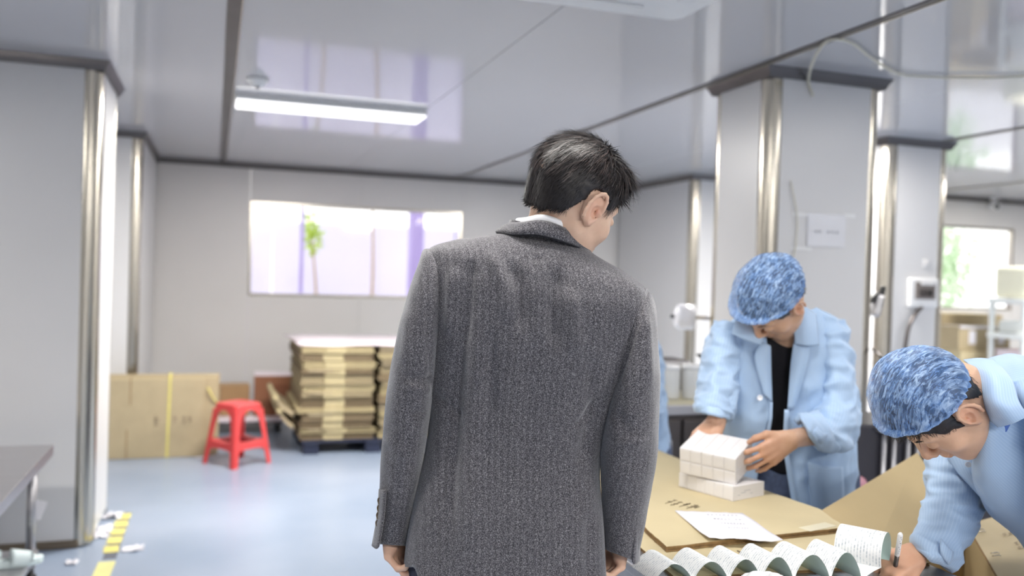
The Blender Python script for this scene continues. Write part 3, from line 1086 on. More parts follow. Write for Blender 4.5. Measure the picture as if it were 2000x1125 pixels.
# film roll on a bracket
c = np.array((2.395, 4.16, 1.262))
ax = np.array((.93, -.30, -.02))
ax /= np.linalg.norm(ax)
q = empty('film_roll', c, 'white roll of packing film held on a spindle beside the central pillar', 'film roll')
z_ = ax
x_ = np.cross([0, 0, 1.0], z_)
x_ /= np.linalg.norm(x_)
RR = np.stack([x_, np.cross(z_, x_), z_], 1)
M_FILM = mk('white_film', (240, 240, 246), .2, 0, .02, 3)
lathe('roll', [(.018, -.05), (.045, -.05), (.066, -.035), (.069, -.02), (.069, .05), (.018, .05)], M_FILM, q, c, RR, 32)
lathe('core', [(.02, .05), (.02, .055), (.062, .053), (.062, .05)], M_CARD2, q, c, RR, 24)
lathe('spindle_knob', [(.001, -.074), (.009, -.072), (.009, -.05)], M_BLACK, q, c, RR, 12)
tube('bracket', [c + ax * .045, c + ax * .075, np.array((2.485, 4.045, 1.262))], .011, M_STEEL, q, 8, 12)

# dark machine behind the far worker
q = empty('machine_cabinet', (2.78, 3.2, 0), 'dark machine cabinet with steel rails between the worker and the bent colleague', 'machine')
mc = np.array((2.86, 3.05, 0))
Rm = rot(0, 0, math.radians(-24))
box('body', mc + [0, 0, .455], (.60, .40, .85), mk('dark_panel', (46, 44, 52), .4, 0, .1), q, Rm, .01)
box('base', mc + Rm @ [0, -.012, .2], (.56, .40, .34), mk('dark_red_panel', (70, 28, 36), .4, 0, .1), q, Rm, .01)
for k, dx in enumerate((-.155, -.115, -.06, -.022)):
    tube('rail', [mc + Rm @ [dx, -.222, .22], mc + Rm @ [dx, -.222, .86]], .011, M_STEEL, q, 10)
box('rail_cap', mc + Rm @ [-.09, -.222, .868], (.19, .05, .022), M_STEEL, q, Rm, .005)
lathe('knob', [(.012, 0), (.012, .02), (.03, .024), (.034, .04), (.026, .052), (.001, .054)], mk('pink_plastic', (196, 140, 152), .4, 0, .05), q,
      mc + Rm @ [-.255, -.20, .64], Rm @ rot(math.pi / 2, 0, 0), 16)
for dx in (-.24, .24):
    for dy in (-.15, .15):
        lathe('foot', [(.02, .035), (.026, .01), (.026, 0)], M_BLACK, q, mc + Rm @ [dx, dy, 0], n=12)

# ------------------------------------------------------------------ packing table and what lies on it
q = empty('packing_table', (1.17, 2.05, 0), 'grey steel packing table under the cardboard sheets', 'table')
TX0, TX1, TY0, TY1, TZ = .85, 1.50, 1.02, 2.97, .848
box('tabletop', ((TX0 + TX1) / 2, (TY0 + TY1) / 2, TZ - .011), (TX1 - TX0, TY1 - TY0, .022), M_STEEL, q, bev=.004)
box('apron', (TX0 + .02, (TY0 + TY1) / 2, TZ - .05), (.02, TY1 - TY0 - .06, .06), M_STEEL, q, bev=.003)
box('apron', (TX1 - .02, (TY0 + TY1) / 2, TZ - .05), (.02, TY1 - TY0 - .06, .06), M_STEEL, q, bev=.003)
for x in (TX0 + .04, TX1 - .04):
    for y in (TY0 + .05, TY1 - .05):
        lg = box('leg', (x, y, TZ / 2 - .005), (.04, .04, TZ - .03), M_STEEL, q, bev=.004)
        lathe('foot', [(.018, .02), (.024, .008), (.024, 0)], M_BLACK, lg, (x, y, 0), n=12)


def sheet(name, poly, z, t, mat, edge, label, cat, wob=.0015, sub=10):
    """flat board cut to the polygon poly, with a slightly ragged cut edge and its corrugation showing"""
    q = empty(name, (np.mean([p[0] for p in poly]), np.mean([p[1] for p in poly]), z), label, cat)
    out = []
    n = len(poly)
    for i in range(n):
        a, b = np.array(poly[i]), np.array(poly[(i + 1) % n])
        for k in range(sub):
            out.append(a + (b - a) * k / sub + RNG.normal(0, wob, 2))
    m = len(out)
    lay = [(0, 0), (t * .28, .0), (t * .30, -.003), (t * .68, -.003), (t * .70, 0), (t, 0)]
    cen = np.mean(out, 0)
    V, F, mi = [], [], []
    for dz, o in lay:
        for p in out:
            d = (p - cen) / np.linalg.norm(p - cen)
            V.append((*(p + d * o), z + dz))
    for i in range(5):
        for k in range(m):
            F.append((i * m + k, i * m + (k + 1) % m, (i + 1) * m + (k + 1) % m, (i + 1) * m + k))
            mi.append(1)
    F += [tuple(range(m))[::-1], tuple(range(5 * m, 6 * m))]
    mi += [0, 0]
    mesh('board', V, F, [mat, edge], q, False, mi)
    return q


lower = sheet('cardboard_sheet', [(.893, 1.55), (1.49, 1.50), (1.50, 2.95), (1.04, 2.955)], TZ + .0005, .006, M_CARD2, M_CARDEDGE,
              'lower cardboard sheet showing under the curled label strip', 'cardboard')
upper = sheet('cardboard_sheet', [(.953, 1.700), (1.462, 1.738), (1.512, 1.90), (1.485, 2.14), (1.418, 2.66), (1.36, 2.88), (1.10, 2.94), (.984, 1.884)], TZ + .0075, .012, M_CARD2, M_CARDEDGE,
              'thick upper cardboard sheet carrying the white cartons and the paper', 'cardboard')
ZS = TZ + .0197
M_INK = mk('pen_ink', (120, 106, 84), .9, 0, .2)
M_INKF = mk('faint_ink', (190, 172, 128), .9, 0, .1)
Rflat = np.array([[1, 0, 0], [0, 0, 1], [0, -1, 0]]).T     # the xz drawing plane laid flat: z runs along +y


def flat(vf, x, y, z, ang):
    v, f = vf
    w = np.stack([v[:, 0], v[:, 2], -v[:, 1] + 0 * v[:, 0]], 1) @ rot(0, 0, ang).T
    return w + [x, y, z], f


pa = on_z(1330, 985, ZS)
mesh('writing', *flat(glyphs(.085, .06, 4, .0022), pa[0], pa[1], ZS + .0004, math.radians(-62)), M_INK, upper, False)
mesh('writing', *flat(glyphs(.045, .035, 3, .0022), pa[0] + .02, pa[1] - .02, ZS + .0004, math.radians(-62)), M_INK, upper, False)
pa = on_z(1605, 1026, ZS)
box('sticker', (pa[0] - .02, pa[1] - .01, ZS + .0005), (.10, .035, .0006), mk('worn_sticker', (214, 206, 180), .5, 0, .04), upper, rot(0, 0, .25), 0)
pa = on_z(1462, 1077, TZ + .0066)
mesh('writing', *flat(glyphs(.06, .035, 3, .0025), pa[0], pa[1], TZ + .0069, .1), M_INK, lower, False)

# sheet of paper, one corner lifted
cs = [on_z(1318, 998, ZS), on_z(1450, 1003, ZS), on_z(1530, 1058, ZS), on_z(1385, 1060, ZS)]
q = empty('paper_sheet', np.mean(cs, 0), 'white sheet of paper with faint print on the cardboard', 'paper')
V = []
n = 13
for i in range(n):
    for j in range(n):
        u, v = i / (n - 1), j / (n - 1)
        p = cs[0] * (1 - u) * (1 - v) + cs[1] * u * (1 - v) + cs[2] * u * v + cs[3] * (1 - u) * v
        lift = .010 * max(0, v - .75) * 4 * (.5 + .5 * math.sin(u * 5 + .5)) * .6 + .006 * max(0, .2 - u) * 5 * v + .003 * math.sin(u * 4) ** 2 * math.sin(v * 5) ** 2
        edge = .0025 * math.sin(i * 2.3) if j in (0, n - 1) else 0
        V.append(p + [edge * .6, edge, .0012 + lift])
o = mesh('sheet', V, grid_faces(n, n), M_PAPER, q, True)
sm = o.modifiers.new('thickness', 'SOLIDIFY')
sm.thickness = .0006
ang = math.atan2(*(cs[1] - cs[0])[1::-1])
cc = np.mean(cs, 0)
for k in range(4):
    d = (cs[3] - cs[0]) * (-.30 + .14 * k) + (cs[1] - cs[0]) * .1
    mesh('print', *flat(glyphs(.08 - .01 * k, .006, 8, .0011), cc[0] + d[0], cc[1] + d[1], ZS + .0062, ang), M_PRINT2, q, False)

# small white cartons: a row on the board and the block in the worker's hands
M_SMALL = mk('white_carton_board', (230, 227, 226), .55, 0, .015, 20)
A, B, Cc = np.array((1.265, 2.196, ZS)), np.array((1.323, 2.011, ZS)), np.array((1.441, 2.069, ZS))
ex, ey = (B - A), (Cc - B)
Lx, Ly = np.linalg.norm(ex), np.linalg.norm(ey)
ex, ey = ex / Lx, ey / Ly
ey = ey - ex * (ex @ ey)
ey /= np.linalg.norm(ey)
Rb = np.stack([ex, ey, [0, 0, 1]], 1)


def small_carton(c, R, s, label, group, marks):
    q = empty('small_carton', c, label, 'carton', group)
    c = np.asarray(c)
    w, d, h = s
    box('body', c + R @ [0, 0, h / 2], (w - .0005, d, h - .0005), M_SMALL, q, R, .0008)
    box('end_flap', c + R @ [0, -d / 2 - .0003, h * .5], (w - .006, .0012, h - .007), M_SMALL, q, R, .0004)
    if marks:
        for k in range(4):
            mm = box_vf((0, 0, 0), (.0006, d * (.08 + .06 * (k % 3)), .0014))
            v = mm[0] @ R.T + c + R @ np.array([w / 2 - .0004, -d * .3 + d * .13 * k, h * (.35 + .12 * (k % 3))])
            mesh('print', v, mm[1], M_PRINT2, q, False)
    return q


nb = 6
ORD = ['first', 'second', 'third', 'fourth', 'fifth', 'sixth']
for k in range(nb):
    w = Lx / nb
    small_carton(A + ex * w * (k + .5) + ey * Ly / 2, Rb, (w, Ly, .040), f'small white carton in the bottom row on the cardboard, {ORD[k]} from its far left end', 'bottom row of small white cartons', k == nb - 1)
# the held block: two layers of five, tipped and turned a little
tl, tr, br = P(1327, 874, 2.43), P(1437, 897, 2.34), P(1478, 858, 2.445)
hx = tr - tl
Lh = np.linalg.norm(hx)
hx /= Lh
hy = br - tr
Lhy = np.linalg.norm(hy)
hy = hy - hx * (hx @ hy)
hy /= np.linalg.norm(hy)
hz = np.cross(hx, hy)
Rh = np.stack([hx, hy, hz], 1)
Lhy = .130
for layer in range(2):
    for k in range(5):
        w = Lh / 5
        small_carton(tl + hx * w * (k + .5) + hy * Lhy / 2 - hz * (.0385 * (layer + 1)), Rh, (w, Lhy, .0382),
                     f'small white carton in the ' + ('upper' if layer == 0 else 'lower') + f' layer of the held block, {ORD[k]} from its left end',
                     'upper layer of held white cartons' if layer == 0 else 'lower layer of held white cartons', False)

# curled strip of printed labels
M_LABEL, nn, bb = nodes('label_paper')
tc = nn.nodes.new('ShaderNodeTexCoord')
mp = nn.nodes.new('ShaderNodeMapping')
mp.inputs['Scale'].default_value = (30, 8, 1)
nn.links.new(tc.outputs['UV'], mp.inputs[0])
br_ = nn.nodes.new('ShaderNodeTexBrick')
br_.inputs['Scale'].default_value = 1
br_.inputs['Color1'].default_value = lin((230, 232, 231))
br_.inputs['Color2'].default_value = lin((176, 184, 190))
br_.inputs['Mortar'].default_value = lin((234, 235, 234))
br_.inputs['Mortar Size'].default_value = .16
br_.inputs['Brick Width'].default_value = 2.2
br_.inputs['Row Height'].default_value = .5
nn.links.new(mp.outputs[0], br_.inputs[0])
nn.links.new(br_.outputs[0], bb.inputs['Base Color'])
bb.inputs['Roughness'].default_value = .6
M_LINER = mk('pale_green_liner', (204, 226, 222), .5, 0, .03)

q = empty('label_strip', (1.1, 1.58, TZ + .007), 'long curled strip of printed white labels with a pale green back', 'labels')
zb = TZ + .0085
ctr = []
tops = [1293, 1362, 1428, 1492, 1560, 1624]
trs = [1256, 1330, 1398, 1460, 1522, 1592, 1652]
for i in range(6):
    for k in range(12):
        u = k / 12
        px = trs[i] + (trs[i + 1] - trs[i]) * u
        base = on_z(px, 1122 - .012 * (px - 1256), zb)
        hgt = (.036 + .004 * i) * (math.sin(math.pi * u) ** .75 if 0 < u < 1 else 0)
        if i == 0 and u < .35:
            hgt *= .9
        ctr.append(base + [0, 0, hgt])
axis = CF * .93 - CR * .33
axis[2] = 0
axis /= np.linalg.norm(axis)
ctr.append(on_z(1652, 1117, zb))
axes = [axis] * len(ctr)
# the last length twists and rises into an open roll
a2 = CR * .80 - CF * .60
a2[2] = 0
a2 /= np.linalg.norm(a2)
e2 = np.cross([0, 0, 1.0], a2)
c0 = on_z(1684, 1110, zb) + [0, 0, .045]
first = c0 + .044 * (math.cos(math.radians(212)) * e2 + math.sin(math.radians(212)) * np.array([0, 0, 1]))
for k in range(1, 5):
    u = k / 5
    ctr.append(ctr[72] * (1 - u) + first * u + [0, 0, .004 * math.sin(math.pi * u)])
    w_ = axis * (1 - u) - a2 * u
    axes.append(w_ / np.linalg.norm(w_))
for k in range(26):
    t_ = math.radians(212 - 10.2 * k)
    ctr.append(c0 + (.044 - .0003 * k) * (math.cos(t_) * e2 + math.sin(t_) * np.array([0, 0, 1])))
    axes.append(-a2)
ctr = np.array(ctr)
axes = np.array(axes)
W2 = .047
seg = np.concatenate([[0], np.cumsum(np.linalg.norm(np.diff(ctr, axis=0), axis=1))])
V, UV = [], []
for i, p in enumerate(ctr):
    for j in range(5):
        V.append(p + axes[i] * W2 * (j / 2 - 1))
        UV.append((seg[i], j / 4 * .094))
F = grid_faces(len(ctr), 5)


def with_uv(o, uv, scale=10.0):
    lay = o.data.uv_layers.new(name='uv')
    idx = np.zeros(len(o.data.loops), dtype=np.int32)
    o.data.loops.foreach_get('vertex_index', idx)
    lay.data.foreach_set('uv', (np.asarray(uv)[idx] * scale).astype(np.float32).ravel())
    return o


def up_normals(V, F):
    V = np.asarray(V)
    n = np.cross(V[F[:, 1]] - V[F[:, 0]], V[F[:, 3]] - V[F[:, 0]])
    return n


nf = up_normals(V, F)
if nf[:200, 2].mean() < 0:
    F = F[:, ::-1]
with_uv(mesh('labels', V, F, M_LABEL, q, True), UV)
V2 = []
vn = np.zeros((len(V), 3))
nf = up_normals(V, F)
for c in range(4):
    np.add.at(vn, F[:, c], nf)
vn /= np.linalg.norm(vn, axis=1)[:, None] + 1e-12
mesh('liner', np.array(V) - vn * .0007, F[:, ::-1], M_LINER, q, True)

# crumpled white glove at the near edge
gl = on_z(1490, 1142, TZ + .008)
q = empty('work_glove', gl, 'crumpled white cotton glove lying in front of the label strip', 'glove')
M_COT = mk('white_cotton', (226, 226, 226), .95, 0, .03, 60, .4, 220, sheen=.4)
parts = []
for k in range(5):
    a = math.radians(-70 + 30 * k)
    d = np.array([math.sin(a), -math.cos(a) * .3 - .25, 0])
    d = rot(0, 0, -.33) @ d
    L = .034 + .010 * (k % 2)
    parts.append(tube_vf([gl + d * .02 + [0, 0, .012], gl + d * (.02 + L * .5) + [0, 0, .019 + .004 * (k % 2)], gl + d * (.02 + L) + [0, 0, .011]], [.009, .008, .005], 10, 10))
v, f = join(parts)
mesh('fingers', v, f, M_COT, q, True)
v, f = tube_vf([gl + [-.04, .010, .010], gl + [0, 0.004, .013], gl + [.036, -.008, .010]], [.008, .013, .009], 14, 14)
v = v + noise3(v * 60)[:, None] * .003 + [0, 0, .001]
mesh('palm', v, f, M_COT, q, True)

# open carton at the end of the table: walls and turned back flaps
q = empty('open_carton', on_z(1830, 1080, 0), 'open brown carton with turned back flaps in front of the bent worker', 'carton')


def slab_quad(name, a, b, c, d, t, mat, parent, edge=None, sub=1):
    """thin board with corners a b c d"""
    a, b, c, d = (np.asarray(p, float) for p in (a, b, c, d))
    n = np.cross(b - a, d - a)
    n /= np.linalg.norm(n)
    V = [a, b, c, d, a - n * t, b - n * t, c - n * t, d - n * t]
    F = [(0, 1, 2, 3), (7, 6, 5, 4), (0, 4, 5, 1), (1, 5, 6, 2), (2, 6, 7, 3), (3, 7, 4, 0)]
    return mesh(name, V, F, [mat, edge or mat], parent, False, [0, 0, 1, 1, 1, 1])


M_CARDIN = mk('inner_cardboard', (188, 167, 126), .78, 0, .05, 7, .03, 80)
c0, c1 = P(1694, 1116, 2.16), P(1886, 1026, 2.44)
fA, fB = P(1594, 1003, 2.30), P(1792, 884, 2.62)
slab_quad('flap', c0, c1, fB, fA, .006, M_CARDIN, q, M_CARDEDGE)
c2 = P(1958, 1150, 2.02)
c3 = c0 + (c2 - c1)
dn = np.array([0, 0, -.36])
slab_quad('wall', c0 + dn, c1 + dn, c1, c0, .006, M_CARDIN, q, M_CARDEDGE)
slab_quad('wall', c1 + dn, c2 + dn, c2, c1, .006, M_CARDIN, q, M_CARDEDGE)
slab_quad('wall', c2 + dn, c3 + dn, c3, c2, .006, M_CARDIN, q, M_CARDEDGE)
slab_quad('wall', c3 + dn, c0 + dn, c0, c3, .006, M_CARDIN, q, M_CARDEDGE)
slab_quad('floor', c0 + dn, c3 + dn, c2 + dn, c1 + dn, .006, M_CARDIN, q, M_CARDEDGE)
f2a, f2b = P(2032, 985, 2.55), P(2120, 1105, 2.12)
fl = slab_quad('flap', c1 + [.004, 0, .003], c2 + [.004, 0, .003], f2b, f2a, .006, M_CARD, q, M_CARDEDGE)
# staples and print on the turned back flap
ux, uy = (c2 - c1), (f2a - c1)
un = np.cross(uy, ux)
un /= np.linalg.norm(un)
if un[2] < 0:
    un = -un


def onflap(u, v, h=.004):
    return c1 + [.004, 0, .003] + ux * u + uy * v + un * h


for u in (.16, .2, .56, .6):
    tube('staple', [onflap(u, .06), onflap(u + .012, .075, .006), onflap(u + .024, .13, .006), onflap(u + .034, .145)], .0016, M_STRIP, fl, 6)
uxn, uyn = ux / np.linalg.norm(ux), uy / np.linalg.norm(uy)
for u, v, w, h, n in ((.34, .45, .09, .022, 4), (.50, .50, .08, .010, 5), (.57, .50, .08, .010, 5)):
    g = glyphs(w, h, n, .0025)
    c = onflap(u, v, .0012)
    mesh('print', c + g[0][:, :1] * uyn - g[0][:, 2:] * uxn + g[0][:, 1:2] * un, g[1], M_PRINT, fl, False)
c = onflap(.66, .52, .0013)
mesh('print', [c, c + uyn * .03, c + uyn * .026 + uxn * .018, c + uxn * .026 + uyn * .012], [(0, 1, 2, 3)], M_PRINT, fl, False)
for a, b in ((c1 + dn, c2 + dn),):
    pass
q2 = empty('carton_stand', on_z(1860, 1085, 0), 'low steel stand under the open carton beside the packing table', 'stand')
mid = (c0 + c1 + c2 + c3) / 4 + dn
zt = mid[2] - .008
e1, e2 = (c1 - c0) / np.linalg.norm(c1 - c0), None
Rs = np.stack([[e1[0], e1[1], 0] / np.linalg.norm(e1[:2]), [-e1[1], e1[0], 0] / np.linalg.norm(e1[:2]), [0, 0, 1]], 1)
zt = min(c0[2], c1[2], c2[2], c3[2]) + dn[2] - .007
box('top', (mid[0], mid[1], zt - .01), (.42, .36, .02), M_STEEL, q2, Rs, .003)
for dx in (-.19, .19):
    for dy in (-.16, .16):
        p = Rs @ [dx, dy, 0]
        box('leg', (mid[0] + p[0], mid[1] + p[1], (zt - .02) / 2), (.035, .035, zt - .02), M_STEEL, q2, Rs, .003)

# ------------------------------------------------------------------ sculpting: blended round shapes turned into one skin
class Clay:
    def __init__(s):
        s.pr, s.R, s.t = [], np.eye(3), np.zeros(3)

    def frame(s, R=None, t=None):
        s.R = np.eye(3) if R is None else np.asarray(R)
        s.t = np.zeros(3) if t is None else np.asarray(t)
        return s

    def w(s, p):
        return s.R @ np.asarray(p, float) + s.t

    def cone(s, a, b, ra, rb, k=.012, sub=False):
        a, b = s.w(a), s.w(b)
        m = max(ra, rb) + k
        s.pr.append(('c', (a, b, ra, rb), k, sub, np.minimum(a, b) - m, np.maximum(a, b) + m))
        return s

    def chain(s, pts, radii, k=.012):
        for i in range(len(pts) - 1):
            s.cone(pts[i], pts[i + 1], radii[i], radii[i + 1], k)
        return s

    def ell(s, c, r, k=.012, sub=False, R=None):
        Rw = s.R if R is None else s.R @ np.asarray(R)
        c = s.w(c)
        r = np.asarray(r, float)
        e = np.sqrt(((Rw * r) ** 2).sum(1)) + k
        s.pr.append(('e', (c, r, Rw), k, sub, c - e, c + e))
        return s

    @staticmethod
    def d(pr, p):
        kind, q = pr[0], pr[1]
        if kind == 'c':
            a, b, ra, rb = q
            ba = b - a
            pa = p - a
            t = np.clip(pa @ ba / (ba @ ba + 1e-12), 0, 1)
            return np.sqrt(((pa - t[:, None] * ba) ** 2).sum(1)) - (ra + t * (rb - ra))
        c, r, R = q
        l = (p - c) @ R
        k0 = np.sqrt(((l / r) ** 2).sum(1))
        k1 = np.sqrt(((l / (r * r)) ** 2).sum(1)) + 1e-9
        return np.where(k0 < .02, -min(r), k0 * (k0 - 1) / k1)

    def skin(s, h, cut=None):
        un = [q for q in s.pr if not q[3]]
        lo = np.min([q[4] for q in un], 0) - 2 * h
        hi = np.max([q[5] for q in un], 0) + 2 * h
        n = np.ceil((hi - lo) / h).astype(int) + 1
        D = np.full(n, .05, np.float32)
        B = 20
        for i in range(0, n[0], B):
            for j in range(0, n[1], B):
                for k in range(0, n[2], B):
                    a = np.array([i, j, k])
                    b = np.minimum(a + B, n)
                    bl, bh = lo + a * h - h, lo + b * h + h
                    act = [q for q in s.pr if (q[4] <= bh).all() and (q[5] >= bl).all()]
                    if not any(not q[3] for q in act):
                        continue
                    g = np.stack(np.meshgrid(*[lo[x] + np.arange(a[x], b[x]) * h for x in range(3)], indexing='ij'), -1).reshape(-1, 3)
                    d = np.full(len(g), .05)
                    for q in act:
                        e = Clay.d(q, g)
                        kk = q[2]
                        if q[3]:
                            t = np.maximum(kk - np.abs(d + e), 0) / kk
                            d = np.maximum(d, -e) + t * t * kk * .25
                        else:
                            t = np.maximum(kk - np.abs(d - e), 0) / kk
                            d = np.minimum(d, e) - t * t * kk * .25
                    if cut is not None:
                        d = np.maximum(d, cut(g))
                    D[a[0]:b[0], a[1]:b[1], a[2]:b[2]] = d.reshape(b - a)
        S = D < 0
        c = np.zeros(n - 1, np.uint8)
        for x in (0, 1):
            for y in (0, 1):
                for z in (0, 1):
                    c += S[x:n[0] - 1 + x, y:n[1] - 1 + y, z:n[2] - 1 + z]
        I, J, K = np.nonzero((c > 0) & (c < 8))
        acc, cnt = np.zeros((len(I), 3)), np.zeros(len(I))
        cor = [(x, y, z) for x in (0, 1) for y in (0, 1) for z in (0, 1)]
        dv = {q: D[I + q[0], J + q[1], K + q[2]] for q in cor}
        for q in cor:
            for ax in range(3):
                if q[ax] == 0:
                    q2 = tuple(1 if x == ax else q[x] for x in range(3))
                    a, b = dv[q], dv[q2]
                    m = (a < 0) != (b < 0)
                    t = np.where(m, a / np.where(m, a - b, 1), 0)
                    p = np.array(q, float)[None, :].repeat(len(I), 0)
                    p[:, ax] += t
                    acc += p * m[:, None]
                    cnt += m
        V = lo + (np.stack([I, J, K], 1) + acc / cnt[:, None]) * h
        idx = np.full(n - 1, -1, np.int32)
        idx[I, J, K] = np.arange(len(I))
        F = []
        for ax in range(3):
            u, v = (ax + 1) % 3, (ax + 2) % 3
            sl0 = [slice(None)] * 3
            sl1 = [slice(None)] * 3
            sl0[ax], sl1[ax] = slice(0, -1), slice(1, None)
            ch = S[tuple(sl0)] != S[tuple(sl1)]
            e = np.stack(np.nonzero(ch), 1)
            e = e[(e[:, u] > 0) & (e[:, v] > 0) & (e[:, u] < n[u] - 1) & (e[:, v] < n[v] - 1)]
            du, dw = np.zeros(3, int), np.zeros(3, int)
            du[u], dw[v] = 1, 1
            q = [idx[tuple((e - a).T)] for a in (du + dw, dw, 0 * du, du)]
            f = np.stack(q, 1)
            flip = ~S[tuple(e.T)]
            f[flip] = f[flip][:, ::-1]
            F.append(f)
        F = np.concatenate(F)
        F = F[(F >= 0).all(1)]
        return V, F


def relax(V, F, n=1, w=.5):
    for _ in range(n):
        acc, cnt = np.zeros_like(V), np.zeros(len(V))
        for k in range(4):
            np.add.at(acc, F[:, k], V[F[:, (k + 1) % 4]] + V[F[:, (k - 1) % 4]])
            np.add.at(cnt, F[:, k], 2)
        V = V * (1 - w) + acc / np.maximum(cnt, 1)[:, None] * w
    return V


def normals(V, F):
    n = np.cross(V[F[:, 2]] - V[F[:, 0]], V[F[:, 3]] - V[F[:, 1]])
    out = np.zeros_like(V)
    for k in range(4):
        np.add.at(out, F[:, k], n)
    return out / (np.linalg.norm(out, axis=1)[:, None] + 1e-12)


CB = np.stack([CR, CU, -CF], 1)          # right, up, towards the viewer


def head(c, R, t, occ=0.0):
    """skull, face, ears in the head's own axes: x its right, y forward, z up"""
    c.frame(R, t)
    c.ell((0, -.014 + occ, .034), (.0765, .0965 - occ, .082), .02)
    c.ell((0, .022, -.028), (.0645, .064, .086), .03)
    c.ell((0, .034, -.072), (.050, .048, .040), .03)
    c.ell((0, .066, -.098), (.021, .017, .016), .02)
    for s in (-1, 1):
        c.cone((s * .059, -.004, -.052), (s * .024, .066, -.096), .016, .015, .03)
        c.ell((s * .046, .056, -.030), (.022, .018, .020), .025)
        c.cone((s * .012, .082, .018), (s * .046, .066, .020), .009, .007, .014)
        c.ell((s * .033, .094, -.002), (.017, .014, .0105), .010, True)
        c.ell((s * .033, .0755, -.003), (.0155, .0125, .0105), .003)
    c.cone((0, .084, .010), (0, .106, -.030), .0085, .0105, .010)
    c.ell((0, .108, -.034), (.0115, .011, .0095), .008)
    for s in (-1, 1):
        c.ell((s * .0135, .097, -.038), (.0085, .0105, .0075), .006)
        c.ell((s * .0065, .104, -.0445), (.0035, .005, .003), .003, True)
    c.ell((0, .089, -.055), (.017, .010, .012), .010)
    c.ell((0, .0925, -.0625), (.0235, .0085, .0052), .004)
    c.ell((0, .0905, -.0725), (.0195, .009, .0065), .005)
    c.ell((0, .1045, -.0672), (.023, .009, .0013), .003, True)
    for s in (-1, 1):                                    # ears
        Re = rot(0, 0, s * -.34)
        c.ell((s * .079, -.014, -.004), (.0075, .0185, .030), .006, False, Re)
        arc = []
        for k in range(12):
            a = math.radians(-60 + 27 * k)
            arc.append((s * (.0880 + .002 * math.sin(a)), -.014 - .0185 * math.cos(a + .35), -.002 + .031 * math.sin(a + .2)))
        arc = [np.array(p) for p in arc]
        c.chain(arc, [.0038] * 12, .003)
        c.ell((s * .0890, -.0075, -.007), (.0105, .0095, .0135), .003, True, Re)
        c.ell((s * .0900, -.0125, .013), (.0065, .0088, .0085), .003, True, Re)
        c.ell((s * .0845, -.0015, -.006), (.0036, .0042, .006), .004)
        c.ell((s * .081, -.005, -.031), (.006, .0085, .0085), .006)
    c.frame()


def hand(c, wrist, Y, Z, s, curls, spread=(.10, .03, -.04, -.12), thumb=(.55, .35), scale=1.0, thumb_dir=None, fr=.0084):
    """palm, four bent fingers and a thumb; Y runs along the fingers, Z out of the back of the hand, s = +1 for a left hand"""
    Y = np.asarray(Y, float)
    Y /= np.linalg.norm(Y)
    Z = np.asarray(Z, float)
    Z = Z - Y * (Y @ Z)
    Z /= np.linalg.norm(Z)
    X = np.cross(Y, Z)
    R = np.stack([X, Y, Z], 1) * scale
    c.frame(R, wrist)
    kn = [(s * .0290, .086, .000), (s * .0098, .091, .002), (-s * .0098, .087, .001), (-s * .0282, .078, -.003)]
    ln = [(.042, .025, .020), (.046, .028, .021), (.042, .026, .021), (.033, .020, .018)]
    for i, p in enumerate(kn):
        c.cone((p[0] * .55, .012, 0), p, .0128 * scale, (.0108 - .0006 * i) * scale, .012)
        a, q = 0, np.array(p)
        rr = [fr, fr * .94, fr * .88, fr * .74] if i < 3 else [fr * .88, fr * .83, fr * .77, fr * .66]
        for j in range(3):
            a += curls[i][j]
            d = np.array([s * math.sin(spread[i]), math.cos(a) * math.cos(spread[i]), -math.sin(a)])
            q2 = q + d * ln[i][j]
            c.cone(q, q2, rr[j] * scale, rr[j + 1] * scale, .003)
            q = q2
    c.cone((s * .012, .02, -.006), (-s * .016, .06, -.006), .0135 * scale, .011 * scale, .012)
    td = np.array(thumb_dir if thumb_dir is not None else (s * .55, .75, -.38))
    td /= np.linalg.norm(td)
    b = np.array((s * .020, .022, -.006))
    m = b + td * .042
    c.cone(b, m, .0145 * scale, .0115 * scale, .010)
    ax = np.array((-s * .55, .75, -.30 - thumb[0]))
    ax /= np.linalg.norm(ax)
    t1 = td * (1 - thumb[0]) + ax * thumb[0]
    t1 /= np.linalg.norm(t1)
    t2 = td * (1 - thumb[0] - thumb[1]) + ax * (thumb[0] + thumb[1])
    t2 /= np.linalg.norm(t2)
    m2 = m + t1 * .032
    c.cone(m, m2, .0108 * scale, .0098 * scale, .004)
    c.cone(m2, m2 + t2 * .024, .0098 * scale, .0072 * scale, .004)
    c.frame()


